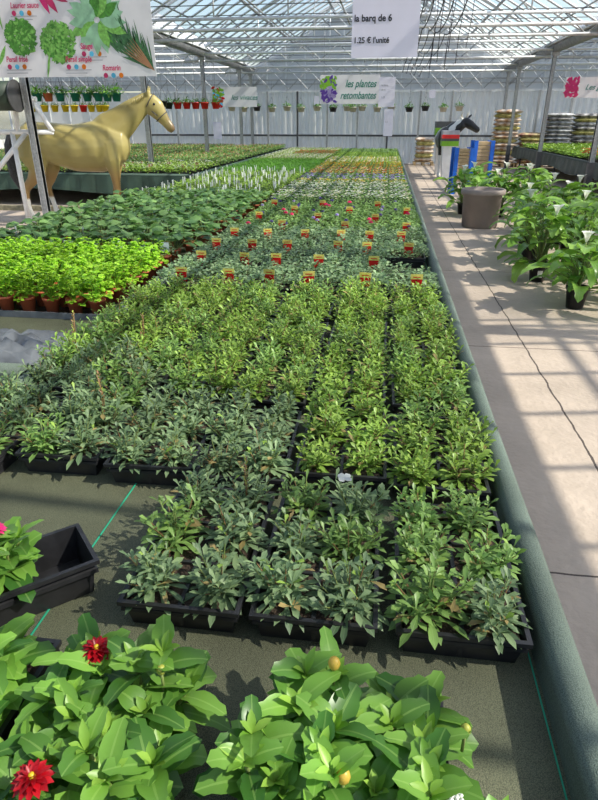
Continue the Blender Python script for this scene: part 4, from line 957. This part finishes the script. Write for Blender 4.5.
for k in range(26): a = k * .5; pleaf(97 + 3 * cos(a), 20 - 3 * sin(a), a + U(-.2, .2), U(.22, .38), U(.1, .14), random.choice(['p2', 'p3', 'p3', 'p1']), k, acc=acc)
acc.build('picture', r_)
acc = MB()
for k in range(150): t = U(0, 1); pleaf(155 - 38 * t + U(-3, 3) * 0, 70 - 42 * t * U(.4, 1.2), radians_ if False else R(U(95, 165)), U(.15, .4), .018, 'p4', k % 20, acc=acc)
for k in range(6): pleaf(155, 71, R(125 + k * 5), .45, .015, 'tagbrown', 21 + k, acc=acc)
acc.build('picture', r_)
acc = MB()
pleaf(58, 13, R(125), .4, .09, 'magenta', 1, acc=acc); pleaf(50, 14, R(115), .38, .08, 'f_pink', 0, acc=acc); pleaf(68, 2, R(160), .3, .06, 'magenta', 2, acc=acc)
pleaf(0, 65, R(60), .25, .05, 'p2', 0, acc=acc); pleaf(3, 30, R(100), .7, .06, 'p2', 1, acc=acc); pleaf(48, 79, R(75), .35, .03, 'p2', 2, acc=acc); acc.build('picture', r_)
for t, u, v in (('Laurier sauce', 11, 8.5), ('Persil frisé', 7, 62), ('Persil simple', 66, 62), ('Sauge', 81, 49), ('Romarin', 103, 70.5)):
    x, z = bp(u, v); text(t, .085, 'magenta', r_, (x, -.014, z), shear=.2, offset=.0015, sx=.8)
    b = MB(); x, z = bp(u, v + 8.5)
    for q in range(2): b.box((x, -.0035, z - .035 * q), (x + .34 - .06 * q, -.003, z - .035 * q + .008), 'greyink')
    x, z = bp(u, v + 5.)
    for q, m in enumerate(('magenta', 'cyan', 'f_orange')): b.quad([(x + .04 + q * .1 + .03 * cos(a * .785), -.0036, z + .03 * sin(a * .785)) for a in range(8)], m)
    b.build('caption', r_)

# hose reel on a white frame at the left column
hz = empty('hose_reel', (-6.0, 9.5, 0)); tag(hz, 'dark green drum on a white tubular frame beside the galvanised post, behind the banner', 'hose reel')
def L9(u, v, y=9.5): p = pix(u, v, 1, y); return (p.x + 6.0, y - 9.5, p.z)
b = MB()
for q in (((-20, 132), (53, 132)), ((53, 132), (31, 99)), ((-12, 182), (26, 133)), ((10, 62), (18, 132)), ((-20, 99), (36, 99)), ((-20, 99), (-12, 182))): b.tube([L9(*q[0]), L9(*q[1])], .037, 'pvc', 10)
b.tube([L9(12, 132), tuple(V((L9(12, 132)[0], 0, 0)))], .037, 'pvc', 10)
b.tube([L9(-12, 182), tuple(V((L9(-12, 182)[0], 0, 0)))], .037, 'pvc', 10)
b.build('frame', hz)
b = MB(); c = L9(-2, 96, 9.25); b.tube([(c[0] - .35, c[1], c[2]), (c[0] + .28, c[1], c[2])], .2, 'drum', 20); b.tube([(c[0] + .28, c[1], c[2]), (c[0] + .3, c[1], c[2])], .22, 'dark', 20); b.build('drum', hz)
# cables hung under the roof over the aisle
random.seed(66)
def cable(pts, label, rad=.012):
    o0 = V(pts[0]); b = MB(); b.tube([tuple(V(p) - o0) for p in pts], rad, 'ink', 5); tag(b.build('hanging_cable', None, o0), label, 'cable', 'black cables over the aisle')
for i, x in enumerate((.38, .5, .62, .74, .9)):
    pts = []
    for k in range(41): y = 9 + 14 * k / 40; s = (y - 9) / 14 * 4 % 1; pts.append((x + .01 * sin(k * .7), y, 3.1 - .14 * (1 - (2 * s - 1) ** 2) - .03 * i))
    cable(pts, 'sagging black cable running toward the back wall, %s from the price sign' % ORD[i], .009)
for i, (x, y) in enumerate(((.7, 10), (.9, 10.6), (1.1, 11.4), (.75, 12.4), (1.05, 13), (1.3, 11.9), (.85, 14.6), (1.2, 15.2), (.6, 16), (1.0, 17.2))):
    cable([(x, y, 3.6), (x, y + .1, 3.2), (x - .02, y + .25, 2.9), (x - .03, y + .32, 2.6 + U(-.25, .2))], 'loose black cable end dangling over the aisle, %s in order from the price sign' % ORD[i], .006)

for o in scn.objects:
    if 'label' in o.keys() and len(o['label'].replace('-', ' ').split()) > 16: print('LONG', o['label'])
